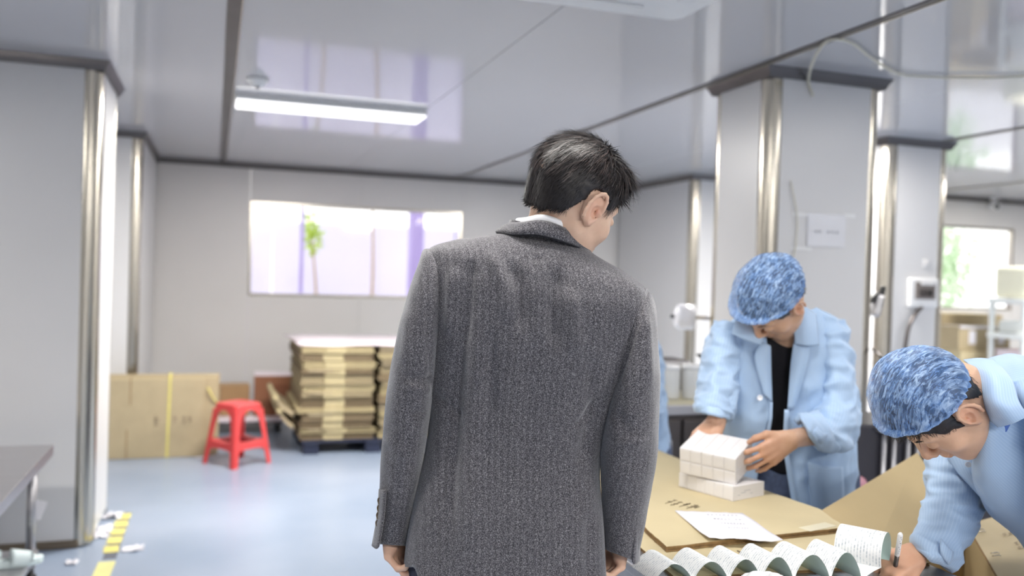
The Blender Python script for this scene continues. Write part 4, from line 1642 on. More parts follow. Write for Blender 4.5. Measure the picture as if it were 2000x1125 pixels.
def m_skin(name, rgb):
    m, n, b = nodes(name)
    tc = n.nodes.new('ShaderNodeTexCoord')
    nz = n.nodes.new('ShaderNodeTexNoise')
    nz.inputs['Scale'].default_value = 38
    nz.inputs['Detail'].default_value = 5
    n.links.new(tc.outputs['Object'], nz.inputs[0])
    r = n.nodes.new('ShaderNodeValToRGB')
    c = lin(rgb)
    r.color_ramp.elements[0].position, r.color_ramp.elements[1].position = .3, .7
    r.color_ramp.elements[0].color = (c[0] * .93, c[1] * .90, c[2] * .88, 1)
    r.color_ramp.elements[1].color = (min(1, c[0] * 1.04), c[1] * 1.05, c[2] * 1.06, 1)
    n.links.new(nz.outputs[0], r.inputs[0])
    at = n.nodes.new('ShaderNodeAttribute')
    at.attribute_name = 'flush'
    mx = n.nodes.new('ShaderNodeMix')
    mx.data_type = 'RGBA'
    mx.inputs[7].default_value = (c[0] * .92, c[1] * .58, c[2] * .56, 1)
    n.links.new(at.outputs['Fac'], mx.inputs[0])
    n.links.new(r.outputs[0], mx.inputs[6])
    n.links.new(mx.outputs[2], b.inputs['Base Color'])
    b.inputs['Roughness'].default_value = .46
    b.inputs['Specular IOR Level'].default_value = .4
    b.inputs['Subsurface Weight'].default_value = .12
    b.inputs['Subsurface Radius'].default_value = (.012, .005, .003)
    b.inputs['Subsurface Scale'].default_value = .6
    return m


M_SKIN = m_skin('pale_skin', (224, 188, 162))
M_SKIN2 = m_skin('tan_skin', (208, 168, 140))
M_HAIR2 = mk('brown_black_hair', (84, 72, 68), .38, 0, .4, 120, spec=.6)
M_HAIR = mk('black_hair', (34, 29, 29), .46, 0, .35, 120, spec=.5)


def person_mesh(c, h, mat, heads, label, hands=()):
    V, F = c.skin(h)
    V = relax(V, F, 1, .35)
    o = mesh('person', V, F, mat, None, True)
    fl = np.zeros(len(V))
    for R, t in heads:
        l = (V - t) @ R
        lips = np.exp(-((l[:, 0] / .021) ** 2 + ((l[:, 2] + .0675) / .0075) ** 2 + ((l[:, 1] - .096) / .02) ** 2) ** 2)
        for s in (-1, 1):
            e = ((l[:, 0] - s * .086) / .012) ** 2 + ((l[:, 1] + .012) / .022) ** 2 + ((l[:, 2] + .004) / .036) ** 2
            fl = np.maximum(fl, .30 * np.exp(-e ** 2))
            e = ((l[:, 0] - s * .089) / .006) ** 2 + ((l[:, 1] + .008) / .010) ** 2 + ((l[:, 2] + .006) / .014) ** 2
            fl = np.maximum(fl, .75 * np.exp(-e ** 2))
        nose = np.exp(-((l[:, 0] / .016) ** 2 + ((l[:, 2] + .034) / .016) ** 2 + ((l[:, 1] - .108) / .02) ** 2))
        fl = np.maximum(fl, np.maximum(.85 * lips, .28 * nose))
    for p, r in hands:
        e = np.exp(-(((V - p) ** 2).sum(1) / r ** 2) ** 2)
        fl = np.maximum(fl, .22 * e)
    a = o.data.attributes.new('flush', 'FLOAT', 'POINT')
    a.data.foreach_set('value', fl.astype(np.float32))
    return tag(o, label, 'person')


def hair_shell(R, t, zl, h=.003, vol=(.011, .012, .018), extra=(), noise=.0022, name='hair', parent=None, occ=0.0):
    c = Clay().frame(R, t)
    c.ell((0, -.014 + occ, .034), (.0765 + vol[0], .0965 + vol[1] - occ, .082 + vol[2]), .02)
    c.ell((0, -.033 + occ, -.018), (.063 + vol[0] * .6, .056 + vol[1] * .7, .068), .03)
    for e in extra:
        c.ell(*e)
    ys, zs = np.array(zl)[:, 0], np.array(zl)[:, 1]
    back = t, R

    def cut(p):
        l = (p - t) @ R
        return .006 * noise3(l * [140, 140, 50]) + (np.interp(l[:, 1] + .05 * np.maximum(0, .05 - np.abs(l[:, 0])) * (l[:, 1] > .03), ys, zs) - l[:, 2]) * .7
    V, F = c.skin(h, cut)
    V = relax(V, F, 2, .5)
    N = normals(V, F)
    l = (V - t) @ R
    V = V + N * (noise3(l * [70, 45, 70]) * noise)[:, None]
    o = mesh(name, V, F, M_HAIR, parent, True)
    return o, V, N


def strands(V, N, R, t, parent, n, crown=(0.0, -.05, .125), length=(.012, .034), width=.0011, fwd=.5, seed=5, lift=.22, keep=None, mat=None, name='strands'):
    r = np.random.default_rng(seed)
    l = (V - t) @ R
    ok = np.arange(len(V))
    if keep is not None:
        ok = ok[keep(l)]
    i = r.choice(ok, n)
    p, nn, lp = V[i] + r.normal(0, .001, (n, 3)), N[i], l[i]
    d = lp - np.array(crown)
    d[:, 1] += fwd * .1 * (lp[:, 2] > .05)
    d += r.normal(0, .016, (n, 3))
    d = d @ R.T
    d = d - nn * (d * nn).sum(1)[:, None]
    d /= np.linalg.norm(d, axis=1)[:, None] + 1e-9
    u = np.clip((lp[:, 2] + .05) / .14, 0, 1)
    L = (length[0] + (length[1] - length[0]) * u) * r.uniform(.7, 1.25, n)
    ear = (np.abs(lp[:, 0]) > .05) & (np.abs(lp[:, 1] + .016) < .036) & (lp[:, 2] < .085)
    L = np.where(ear, L * np.clip((lp[:, 2] - .028) / .06, .10, 1), L)
    side = np.cross(d, nn)
    V2, F2 = [], []
    K = 5
    lf = lift * r.uniform(.3, 1.6, n)
    for k in range(K):
        s = k / (K - 1)
        q = p + d * (L * s)[:, None] + nn * (L * (lf * s - .55 * lf * s * s) + .0006)[:, None]
        w = width * (1 - .8 * s) * r.uniform(.8, 1.2, n)[:, None] if k else width
        V2.append(np.stack([q - side * w * .5, q + side * w * .5], 1))
    V2 = np.stack(V2, 1).reshape(-1, 3)          # strand, step, side
    b = (np.arange(n) * K * 2)[:, None, None]
    k = (np.arange(K - 1) * 2)[None, :, None]
    F2 = (b + k + np.array([0, 1, 3, 2])[None, None, :]).reshape(-1, 4)
    return tag(mesh(name, V2, F2, mat or M_HAIR, parent, True), kind='stuff')


# ------------------------------------------------------------------ garments
def fold_noise(p, f, amp, aniso=None):
    q = np.asarray(p) * f
    if aniso is not None:
        q = q @ aniso
    n = np.clip(np.abs(noise3(q) + .35 * noise3(q * 2.03 + 7.1)), 0, .9)
    return amp * (.95 - 1.5 * np.sqrt(n * n + .004))


def loft(rings, nr, nc, ex=2.2, disp=None, post=None, name='garment', mat=None, parent=None, th=None, lip=.012, thick=.0, close=(True, True)):
    """rings: (xl, yl, xr, yr, depth, half depth[, depth of right end]) in photo pixels at true depth; th(i, ring) -> start, end angle of an open shell"""
    K = []
    for q in rings:
        dl, dr = q[4], (q[6] if len(q) > 6 else q[4])
        a, b = P(q[0], q[1], dl), P(q[2], q[3], dr)
        K.append(np.concatenate([(a + b) / 2, (b - a) / 2, [q[5]], list(q[7:9]) if len(q) > 8 else [0, 0]]))
    K = catmull(np.array(K), nr)
    V = []
    for i, q in enumerate(K):
        m, a, hd = q[:3], q[3:6], q[6]
        if th is None:
            t = 2 * math.pi * np.arange(nc) / nc
        else:
            t0, t1 = th(i / (nr - 1), m, a)
            t = np.linspace(t0, t1, nc)
        b = m - CO
        b /= np.linalg.norm(b)
        c, s = np.cos(t), np.sin(t)
        V.append(m + (np.sign(c) * np.abs(c) ** (2 / ex))[:, None] * a + (np.sign(s) * np.abs(s) ** (2 / ex))[:, None] * b * hd)
    V = np.array(V)
    if th is None:
        cen = V.mean(1, keepdims=True)
        ax0, ax1 = K[0][:3] - K[1][:3], K[-1][:3] - K[-2][:3]
        if lip:
            for e in (1,):
                last = V[-1]
                cc = last.mean(0)
                d = K[-2][:3] - K[-1][:3]
                d /= np.linalg.norm(d)
                V = np.concatenate([V, [cc + (last - cc) * .93], [cc + (last - cc) * .88 + d * lip * 1.5], [cc + (last - cc) * .3 + d * lip * 2.2]])
    n1 = V.shape[0]
    F = grid_faces(n1, nc, th is None)
    mid = V[:nr].mean(1).repeat(nc, 0)
    V = V.reshape(-1, 3)
    N = normals(V, F)
    if ((V[:nr * nc] - mid) * N[:nr * nc]).sum() < 0:
        F, N = F[:, ::-1], -N
    if disp is not None:
        dd = disp(V, N)
        if th is None and lip:
            k = np.ones(n1)
            k[-2:] = .3
            dd = dd * np.repeat(k, nc)
        V = V + N * dd[:, None]
    if post is not None:
        V = post(V)
    F = list(map(tuple, F))
    if th is None:
        if close[0]:
            F.append(tuple(range(nc))[::-1])
        if close[1]:
            F.append(tuple((n1 - 1) * nc + k for k in range(nc)))
    o = mesh(name, V, F, mat, parent, True)
    per = 2 * math.pi * float(np.mean(np.linalg.norm(K[:, 3:6], axis=1)))
    uu, vv = np.meshgrid(np.arange(nc) / nc * per, np.arange(n1) * (float(np.linalg.norm(np.diff(K[:, :3], axis=0), axis=1).sum()) / n1))
    with_uv(o, np.stack([uu.ravel(), vv.ravel()], 1), 1.0)
    bmx = bmesh.new()
    bmx.from_mesh(o.data)
    bmesh.ops.recalc_face_normals(bmx, faces=bmx.faces)
    bmx.to_mesh(o.data)
    bmx.free()
    if thick:
        sm = o.modifiers.new('thickness', 'SOLIDIFY')
        sm.thickness, sm.offset = thick, 0
    return o


def patch(rows, nu, nv, name, mat, parent, thick=.002, bulge=0.0, disp=None):
    """cloth patch through a grid of (x, y, depth) points"""
    g = np.array([[P(*q) for q in row] for row in rows])
    g = np.array([catmull(r, nu) for r in g])
    g = np.array([catmull(g[:, k], nv) for k in range(nu)]).transpose(1, 0, 2)
    if bulge:
        u, v = np.linspace(0, 1, nu)[None, :, None], np.linspace(0, 1, nv)[:, None, None]
        g = g - (g - CO) / np.linalg.norm(g - CO, axis=-1, keepdims=True) * bulge * np.sin(math.pi * u) * np.sin(math.pi * v)
    V = g.reshape(-1, 3)
    F = grid_faces(nv, nu)
    if disp is not None:
        V = V + normals(V, F) * disp(V, None)[:, None]
    o = mesh(name, V, F, mat, parent, True)
    wd, ht = float(np.linalg.norm(g[nv // 2, -1] - g[nv // 2, 0])), float(np.linalg.norm(g[-1, nu // 2] - g[0, nu // 2]))
    uu, vv = np.meshgrid(np.linspace(0, wd, nu), np.linspace(0, ht, nv))
    with_uv(o, np.stack([uu.ravel(), vv.ravel()], 1), 1.0)
    sm = o.modifiers.new('thickness', 'SOLIDIFY')
    sm.thickness, sm.offset = thick, 0
    return o


def px_of(V):
    q = V - CO
    d = q @ CF
    return 1000 + FPX * (q @ CR) / d, 562.5 - FPX * (q @ CU) / d


def polyfold(x, y, pts, w, amp):
    """gaussian ridge (or valley) along a line of photo points, fading at both ends"""
    p = np.array(pts, float)
    best, tt = np.full(len(x), 1e9), np.zeros(len(x))
    tot = len(p) - 1
    for i in range(tot):
        a, b = p[i], p[i + 1]
        ba = b - a
        t = np.clip(((x - a[0]) * ba[0] + (y - a[1]) * ba[1]) / (ba @ ba), 0, 1)
        d = np.hypot(x - a[0] - t * ba[0], y - a[1] - t * ba[1])
        m = d < best
        best = np.where(m, d, best)
        tt = np.where(m, (i + t) / tot, tt)
    return amp * np.exp(-(best / w) ** 2) * np.clip(np.minimum(tt, 1 - tt) * 5, 0.0, 1)


def m_tweed():
    m, n, b = nodes('grey_tweed')
    tc = n.nodes.new('ShaderNodeTexCoord')
    a = n.nodes.new('ShaderNodeTexNoise')
    a.inputs['Scale'].default_value = 560
    a.inputs['Detail'].default_value = 3
    a.inputs['Roughness'].default_value = .75
    n.links.new(tc.outputs['Object'], a.inputs[0])
    r = n.nodes.new('ShaderNodeValToRGB')
    e = r.color_ramp.elements
    e[0].position, e[0].color = .36, lin((46, 45, 50))
    e[1].position, e[1].color = .70, lin((170, 168, 170))
    k = e.new(.5)
    k.color = lin((84, 82, 87))
    n.links.new(a.outputs[0], r.inputs[0])
    # faint herringbone columns
    wv = n.nodes.new('ShaderNodeTexWave')
    wv.inputs['Scale'].default_value = 28
    wv.inputs['Distortion'].default_value = 1.2
    wv.bands_direction = 'X'
    n.links.new(tc.outputs['Object'], wv.inputs[0])
    mr = n.nodes.new('ShaderNodeMapRange')
    mr.inputs[3].default_value, mr.inputs[4].default_value = .88, 1.08
    n.links.new(wv.outputs[1], mr.inputs[0])
    mx = n.nodes.new('ShaderNodeMix')
    mx.data_type, mx.blend_type = 'RGBA', 'MULTIPLY'
    mx.inputs[0].default_value = 1
    n.links.new(r.outputs[0], mx.inputs[6])
    n.links.new(mr.outputs[0], mx.inputs[7])
    n.links.new(mx.outputs[2], b.inputs['Base Color'])
    b.inputs['Roughness'].default_value = .95
    b.inputs['Specular IOR Level'].default_value = .15
    b.inputs['Sheen Weight'].default_value = .6
    b.inputs['Sheen Roughness'].default_value = .4
    bp = n.nodes.new('ShaderNodeBump')
    bp.inputs['Strength'].default_value = .35
    bp.inputs['Distance'].default_value = .002
    n.links.new(a.outputs[0], bp.inputs['Height'])
    n.links.new(bp.outputs[0], b.inputs['Normal'])
    return m


def m_smock():
    m, n, b = nodes('light_blue_smock')
    tc = n.nodes.new('ShaderNodeTexCoord')
    wv = n.nodes.new('ShaderNodeTexWave')
    wv.inputs['Scale'].default_value = 52
    wv.inputs['Distortion'].default_value = .0
    wv.bands_direction = 'X'
    n.links.new(tc.outputs['UV'], wv.inputs[0])
    r = n.nodes.new('ShaderNodeValToRGB')
    r.color_ramp.elements[0].position, r.color_ramp.elements[1].position = .0, .25
    r.color_ramp.elements[0].color, r.color_ramp.elements[1].color = lin((182, 205, 232)), lin((168, 195, 226))
    n.links.new(wv.outputs[1], r.inputs[0])
    nz = n.nodes.new('ShaderNodeTexNoise')
    nz.inputs['Scale'].default_value = 9
    n.links.new(tc.outputs['Object'], nz.inputs[0])
    mr = n.nodes.new('ShaderNodeMapRange')
    mr.inputs[3].default_value, mr.inputs[4].default_value = .94, 1.05
    n.links.new(nz.outputs[0], mr.inputs[0])
    mx = n.nodes.new('ShaderNodeMix')
    mx.data_type, mx.blend_type = 'RGBA', 'MULTIPLY'
    mx.inputs[0].default_value = 1
    n.links.new(r.outputs[0], mx.inputs[6])
    n.links.new(mr.outputs[0], mx.inputs[7])
    n.links.new(mx.outputs[2], b.inputs['Base Color'])
    b.inputs['Roughness'].default_value = .6
    b.inputs['Sheen Weight'].default_value = .2
    return m


def m_cap():
    m, n, b = nodes('hairnet_fleece')
    tc = n.nodes.new('ShaderNodeTexCoord')
    mp = n.nodes.new('ShaderNodeMapping')
    mp.inputs['Scale'].default_value = (1.0, .30, 1.0)
    mp.inputs['Rotation'].default_value = (0, 0, .5)
    n.links.new(tc.outputs['UV'], mp.inputs[0])
    nz = n.nodes.new('ShaderNodeTexNoise')
    nz.inputs['Scale'].default_value = 20
    nz.inputs['Detail'].default_value = 6
    nz.inputs['Roughness'].default_value = .66
    nz.inputs['Distortion'].default_value = 1.0
    n.links.new(mp.outputs[0], nz.inputs[0])
    r = n.nodes.new('ShaderNodeValToRGB')
    e = r.color_ramp.elements
    e[0].position, e[0].color = .42, lin((92, 140, 206))
    e[1].position, e[1].color = .66, lin((178, 204, 236))
    n.links.new(nz.outputs[0], r.inputs[0])
    n.links.new(r.outputs[0], b.inputs['Base Color'])
    b.inputs['Roughness'].default_value = .6
    al = n.nodes.new('ShaderNodeMapRange')
    al.inputs[1].default_value, al.inputs[2].default_value = .40, .66
    al.inputs[3].default_value, al.inputs[4].default_value = .26, .82
    n2 = n.nodes.new('ShaderNodeTexNoise')
    n2.inputs['Scale'].default_value = 4.2
    n2.inputs['Detail'].default_value = 2
    n.links.new(tc.outputs['UV'], n2.inputs[0])
    ad = n.nodes.new('ShaderNodeMath')
    ad.operation = 'MULTIPLY_ADD'
    ad.inputs[1].default_value = .45
    ad.inputs[2].default_value = -.21
    n.links.new(n2.outputs[0], ad.inputs[0])
    sm_ = n.nodes.new('ShaderNodeMath')
    n.links.new(nz.outputs[0], sm_.inputs[0])
    n.links.new(ad.outputs[0], sm_.inputs[1])
    n.links.new(sm_.outputs[0], al.inputs[0])
    at = n.nodes.new('ShaderNodeAttribute')
    at.attribute_name = 'dense'
    mxa = n.nodes.new('ShaderNodeMath')
    mxa.operation = 'MAXIMUM'
    n.links.new(al.outputs[0], mxa.inputs[0])
    n.links.new(at.outputs['Fac'], mxa.inputs[1])
    n.links.new(mxa.outputs[0], b.inputs['Alpha'])
    bp = n.nodes.new('ShaderNodeBump')
    bp.inputs['Strength'].default_value = .55
    bp.inputs['Distance'].default_value = .004
    n.links.new(nz.outputs[0], bp.inputs['Height'])
    n.links.new(bp.outputs[0], b.inputs['Normal'])
    return m


M_TWEED, M_SMOCK, M_CAP = m_tweed(), m_smock(), m_cap()
M_SMOCKD = mk('deep_blue_lining', (88, 122, 196), .7, 0, .05)
M_FELT = mk('collar_shade_felt', (30, 29, 34), .95, 0, .1)
M_SHIRT = mk('white_shirt_cotton', (238, 238, 240), .85, 0, .02, 30)
M_TROUS = mk('dark_navy_wool', (44, 48, 66), .9, 0, .12, 120)
M_JEANS = mk('grey_blue_denim', (92, 104, 132), .9, 0, .14, 90, .1, 300)
M_TEE = mk('black_tee_cotton', (24, 24, 30), .9, 0, .12, 60)
M_BTN = mk('horn_button', (96, 78, 54), .35, 0, .3, 120)
M_SHOE = mk('black_leather', (28, 26, 26), .35, 0, .1)
M_WBTN = mk('white_button', (236, 238, 244), .35, 0, .02)


def legs(parent, hips, knees, feet, r, mat, toe):
    """two trouser legs joined at the seat, and shoes; feet are points on the floor, toe the direction the shoes point"""
    c = Clay()
    hm = (np.asarray(hips[0]) + hips[1]) / 2
    c.cone(hips[0] + np.array([0, 0, .05]), hips[1] + np.array([0, 0, .05]), r * 1.18, r * 1.18, .05)
    for h_, k_, f_ in zip(hips, knees, feet):
        f_ = np.asarray(f_)
        c.cone(h_, k_, r, r * .72, .05)
        c.cone(k_, f_ + [0, 0, .10], r * .72, r * .62, .04)
    V, F = c.skin(.008)
    V = relax(V, F, 2)
    N = normals(V, F)
    V = V + N * (fold_noise(V, np.array([9, 9, 16]), .003))[:, None]
    mesh('trousers', V, F, mat, parent, True)
    toe = np.asarray(toe, float) / np.linalg.norm(toe)
    for f_ in feet:
        f_ = np.asarray(f_)
        c = Clay()
        c.cone(f_ + [0, 0, .045] - toe * .03, f_ + [0, 0, .035] + toe * .12, .042, .034, .03)
        c.cone(f_ + [0, 0, .05], f_ + [0, 0, .10], .040, .042, .03)
        c.cone(f_ + [0, 0, .03] + toe * .08, f_ + [0, 0, .032] + toe * .16, .034, .030, .03)
        V, F = c.skin(.006)
        V = relax(V, F, 1)
        V[:, 2] = np.maximum(V[:, 2], .002)
        mesh('shoe', V, F, M_SHOE, parent, True)


def cap(R, t, parent, seed, rad=(.101, .122, .098), c=(0, -.012, .040), rim=(.030, .35), sag=0.0):
    """bouffant net: a gathered dome with a crimped elastic rim"""
    nu, nv = 150, 70
    u = 2 * math.pi * np.arange(nu) / nu
    v = np.linspace(0, 1, nv)
    U, W = np.meshgrid(u, v)
    th = W ** .9 * 2.02                                       # polar angle from the crown, past the equator
    x, y, z = np.sin(th) * np.sin(U), np.sin(th) * np.cos(U), np.cos(th)
    d = np.stack([x * rad[0], y * rad[1], z * rad[2]], -1)
    l = d + np.array(c)
    # the rim is drawn in and runs on a slanting plane round the head
    zr = rim[0] + rim[1] * (l[..., 1] - .02)
    k = np.clip((W - .80) / .20, 0, 1)
    l[..., 2] = np.where(l[..., 2] < zr, zr + (l[..., 2] - zr) * .25, l[..., 2])
    sc = 1 - .10 * k ** 1.5
    l[..., 0] *= sc
    l[..., 1] = (l[..., 1] + .012) * sc - .012
    q = l.reshape(-1, 3)
    r = np.random.default_rng(seed)
    ph = r.uniform(0, 6, 3)
    wr = .0016 * noise3(q * [60, 26, 60] + seed) + .0014 * (1 - 2 * np.abs(noise3(q * [70, 24, 70] + 3 * seed))) + .004 * noise3(q * 14 + seed)
    ruff = .0042 * np.sin(U * 34 + ph[0] + 2 * np.sin(U * 3)).ravel() * (k.ravel() ** .7)
    n = d.reshape(-1, 3) / np.array(rad) ** 2
    n /= np.linalg.norm(n, axis=1)[:, None]
    q = q + n * (wr * (1 - .5 * k.ravel()) + ruff)[:, None]
    q[:, 2] += (.004 * np.sin(U * 21 + ph[1]).ravel() * k.ravel())
    V = q @ R.T + t
    F = grid_faces(nv, nu, True)
    o = mesh('hairnet', V, F, M_CAP, parent, True)
    uv = np.stack([l[..., 0].ravel() + .3 * l[..., 2].ravel(), l[..., 1].ravel() + .2 * l[..., 2].ravel()], 1)
    with_uv(o, uv, 8.0)
    a = o.data.attributes.new('dense', 'FLOAT', 'POINT')
    a.data.foreach_set('value', (np.clip((W - .66) / .3, 0, 1) * .85).astype(np.float32).ravel())
    return o


def brow(R, t, parent, s, seed):
    """an eyebrow of short hairs and the dark line of the lowered lid"""
    r = np.random.default_rng(seed)
    n = 150
    u = r.random(n)
    base = np.stack([s * (.014 + .036 * u), .0905 - .0215 * u ** 1.6 + r.normal(0, .0006, n), .0185 + .006 * np.sin(u * 2.4) + r.normal(0, .0017, n)], 1)
    d = np.stack([np.full(n, s * .9), -.35 - .5 * u, .35 - .6 * u], 1) + r.normal(0, .15, (n, 3))
    d /= np.linalg.norm(d, axis=1)[:, None]
    w = np.array([0, 0, .00055])
    V = np.stack([base - w, base + w, base + d * .008 + w * .3, base + d * .008 - w * .3], 1).reshape(-1, 3)
    F = np.arange(n * 4).reshape(-1, 4)
    mesh('eyebrow', V @ R.T + t, F, M_HAIR, parent, True)
    pts = [(s * (.0185 + .0295 * k), .0855 - .012 * k ** 2.0 + .0032 * math.sin(math.pi * k), -.0075 - .0025 * math.sin(math.pi * k)) for k in np.linspace(0, 1, 9)]
    v, f = tube_vf(pts, [.0004] + [.0009] * 7 + [.0005], 6)
    mesh('eyelashes', v @ R.T + t, f, M_HAIR, parent, True)


# ------------------------------------------------------------------ the man in the grey tweed jacket
DM = 1.70
RM = CB @ np.array([[.3459, .7938, .5003], [-.2324, -.4441, .8653], [.9090, -.4156, .0308]]) @ rot(0, 0, .24)
TM = P(1120, 388, DM)
c = Clay()
head(c, RM, TM)
nb_ = P(1080, 492, 1.732)
c.cone(TM + RM @ [0, -.022, -.030], TM + RM @ [0, .004, -.085], .050, .047, .03)
c.cone(TM + RM @ [0, .004, -.080], nb_, .047, .047, .03)
c.cone(TM + RM @ [.028, -.005, -.06], P(1116, 486, 1.71), .014, .010, .03)
c.cone(nb_, P(1035, 640, 1.73), .052, .08, .02)
c.cone(P(1035, 640, 1.73), P(990, 1090, 1.72), .08, .10, .03)
c.cone(P(890, 560, 1.71), P(1050, 570, 1.73), .045, .06, .02)
c.cone(P(1218, 630, 1.71), P(1050, 570, 1.73), .045, .06, .02)
c.chain([P(870, 560, 1.70), P(800, 800, 1.68), P(764, 1010, 1.735)], [.040, .034, .026], .02)
c.chain([P(1234, 630, 1.70), P(1232, 850, 1.68), P(1214, 1030, 1.742)], [.040, .034, .026], .02)
cu = [(.75, .9, .6)] * 4
hand(c, P(764, 1006, 1.735), -CU + CR * .12, CF * .52 - CR * .85, 1, [(.55, .85, .5), (.62, .9, .6), (.7, .95, .6), (.8, .95, .6)], (.03, 0, 0, -.03), (.3, .2), .95, (.35, .88, -.30))
hand(c, P(1214, 1026, 1.742), -CU - CR * .18, CF * .45 + CR * .88, -1, [(.8, 1.0, .6), (.85, 1.05, .6), (.9, 1.05, .6), (.9, 1.05, .6)], (.03, 0, 0, -.03), (.35, .25), .95, (-.35, .85, -.35))
man = person_mesh(c, .0028, M_SKIN, [(RM, TM)], 'person in a grey tweed jacket seen from behind, looking down at the table', [(P(775, 1090, 1.73), .06), (P(1205, 1105, 1.74), .06)])

zl = [(-.14, -.052), (-.10, -.054), (-.075, -.050), (-.050, -.030), (-.034, .012), (-.028, .030), (.004, .032), (.010, .012), (.014, -.022), (.026, -.036), (.034, -.030),
      (.042, .006), (.052, .036), (.066, .052), (.085, .058), (.14, .062)]
hair, HV, HN = hair_shell(RM, TM, zl, .0028, (.006, .000, .003), [((.004, .044, .074), (.067, .032, .030), .02)], .0028, parent=man)
strands(HV, HN, RM, TM, hair, 9000, (0, .020, .135), (.012, .036), .0013, .0, 5, .14)
strands(HV, HN, RM, TM, hair, 2600, (0, .020, .135), (.018, .044), .0015, .0, 4, .13, lambda l: l[:, 2] > .045)
strands(HV, HN, RM, TM, hair, 1500, (.0, .025, .135), (.016, .040), .0011, .0, 14, .22, lambda l: l[:, 2] > .03, M_HAIR2)
strands(HV, HN, RM, TM, hair, 500, (-.01, -.055, .11), (.016, .036), .0008, .5, 6, .55, lambda l: (l[:, 2] > .075) & (l[:, 1] > -.02))
strands(HV, HN, RM, TM, hair, 900, (-.02, -.02, .13), (.014, .022), .0012, .8, 8, .12, lambda l: (l[:, 1] > .05) & (l[:, 2] < .09))
strands(HV, HN, RM, TM, hair, 2600, (0, -.05, .125), (.010, .016), .0009, 0, 9, .25, lambda l: (l[:, 2] < .0))
brow(RM, TM, man, 1, 11)
brow(RM, TM, man, -1, 12)

TORSO = [(998, 428, 1136, 464, 1.70, .054), (990, 446, 1144, 482, 1.70, .060), (982, 453, 1150, 490, 1.70, .067), (955, 458, 1168, 502, 1.70, .078), (915, 466, 1200, 520, 1.70, .092), (870, 475, 1235, 542, 1.70, .103), (842, 484, 1258, 560, 1.70, .110),
         (831, 500, 1268, 580, 1.70, .116), (829, 535, 1268, 615, 1.70, .124), (830, 590, 1258, 655, 1.705, .130), (832, 650, 1244, 700, 1.71, .132), (835, 710, 1224, 755, 1.715, .128),
         (838, 765, 1202, 805, 1.72, .124), (840, 810, 1184, 845, 1.72, .120), (837, 850, 1174, 885, 1.72, .118), (829, 895, 1171, 925, 1.72, .120), (817, 945, 1174, 970, 1.72, .126),
         (806, 1000, 1178, 1020, 1.72, .132), (797, 1055, 1181, 1075, 1.72, .136), (792, 1106, 1184, 1130, 1.72, .138)]
FOLDS = [([(922, 505), (915, 570), (905, 690)], 9, -.0045), ([(955, 485), (985, 560), (992, 630)], 11, .005), ([(1000, 505), (1018, 570), (1018, 650)], 9, -.0055),
         ([(1047, 470), (1046, 620)], 2.6, -.0022), ([(1046, 600), (1030, 1120)], 2.2, -.0009), ([(1092, 515), (1080, 590), (1086, 690)], 12, -.006), ([(885, 520), (878, 660)], 10, .004),
         ([(905, 640), (892, 760), (884, 900), (872, 1110)], 12, -.005), ([(935, 600), (925, 900), (915, 1100)], 16, .004), ([(882, 700), (868, 900), (850, 1106)], 2.4, -.0025),
         ([(1150, 690), (1160, 800), (1128, 930)], 14, -.004), ([(1188, 770), (1120, 840)], 8, -.003), ([(1115, 560), (1130, 700)], 12, .004), ([(960, 640), (958, 820)], 10, -.003),
         ([(1010, 640), (1000, 900)], 13, .0028), ([(1152, 1000), (1150, 1120)], 10, -.003), ([(846, 770), (900, 820)], 8, -.003)]


def back_folds(V, N):
    x, y = px_of(V)
    near = np.clip((-(N @ CF)) * 3, 0, 1)
    d = .0030 * noise3(V * [14, 14, 5]) + .0012 * noise3(V * [30, 30, 12] + 4)
    for pts, w, amp in FOLDS:
        d = d + near * polyfold(x, y, pts, w, amp * 2.3)
    return d


def hem_drop(V):
    x, y = px_of(V)
    k = np.clip((y - 1040) / 65, 0, 1) * np.clip((x - 818) / 8, 0, 1)
    return V - CU * (k * .060)[:, None]


jacket = loft(TORSO, 150, 190, 2.45, back_folds, hem_drop, 'jacket', M_TWEED, man, lip=.010)
SL_L = [(838, 486, 862, 500, 1.70, .045), (827, 489, 868, 520, 1.70, .072), (818, 512, 872, 545, 1.70, .088), (806, 545, 872, 580, 1.70, .098), (794, 585, 868, 618, 1.70, .104), (779, 640, 862, 668, 1.70, .106),
        (766, 700, 854, 722, 1.70, .104), (757, 755, 847, 770, 1.70, .100), (751, 805, 839, 822, 1.70, .092), (746, 865, 830, 884, 1.705, .084), (742, 930, 818, 946, 1.715, .075),
        (737, 1000, 806, 1011, 1.73, .066), (731, 1062, 797, 1067, 1.74, .060)]
SL_R = [(1238, 572, 1264, 562, 1.70, .045), (1228, 598, 1274, 580, 1.70, .07), (1218, 640, 1281, 612, 1.70, .088), (1206, 690, 1285, 660, 1.70, .098), (1196, 740, 1288, 712, 1.70, .104), (1186, 790, 1289, 765, 1.70, .106),
        (1177, 838, 1288, 815, 1.70, .102), (1173, 880, 1286, 868, 1.70, .095), (1174, 925, 1280, 920, 1.705, .088), (1176, 975, 1268, 980, 1.72, .078), (1179, 1025, 1257, 1042, 1.735, .069),
        (1181, 1072, 1246, 1097, 1.745, .062)]
SF_L = [([(790, 738), (820, 742), (850, 738)], 6, -.005), ([(795, 756), (845, 764)], 8, .003), ([(790, 800), (832, 812)], 8, -.004), ([(800, 600), (790, 720)], 12, .003), ([(757, 850), (790, 900)], 11, .003)]
SF_R = [([(1190, 800), (1240, 850)], 12, -.004), ([(1200, 870), (1265, 860)], 12, .004), ([(1210, 905), (1265, 905)], 9, -.003), ([(1262, 600), (1270, 760)], 10, .003), ([(1215, 760), (1212, 900)], 12, -.003)]


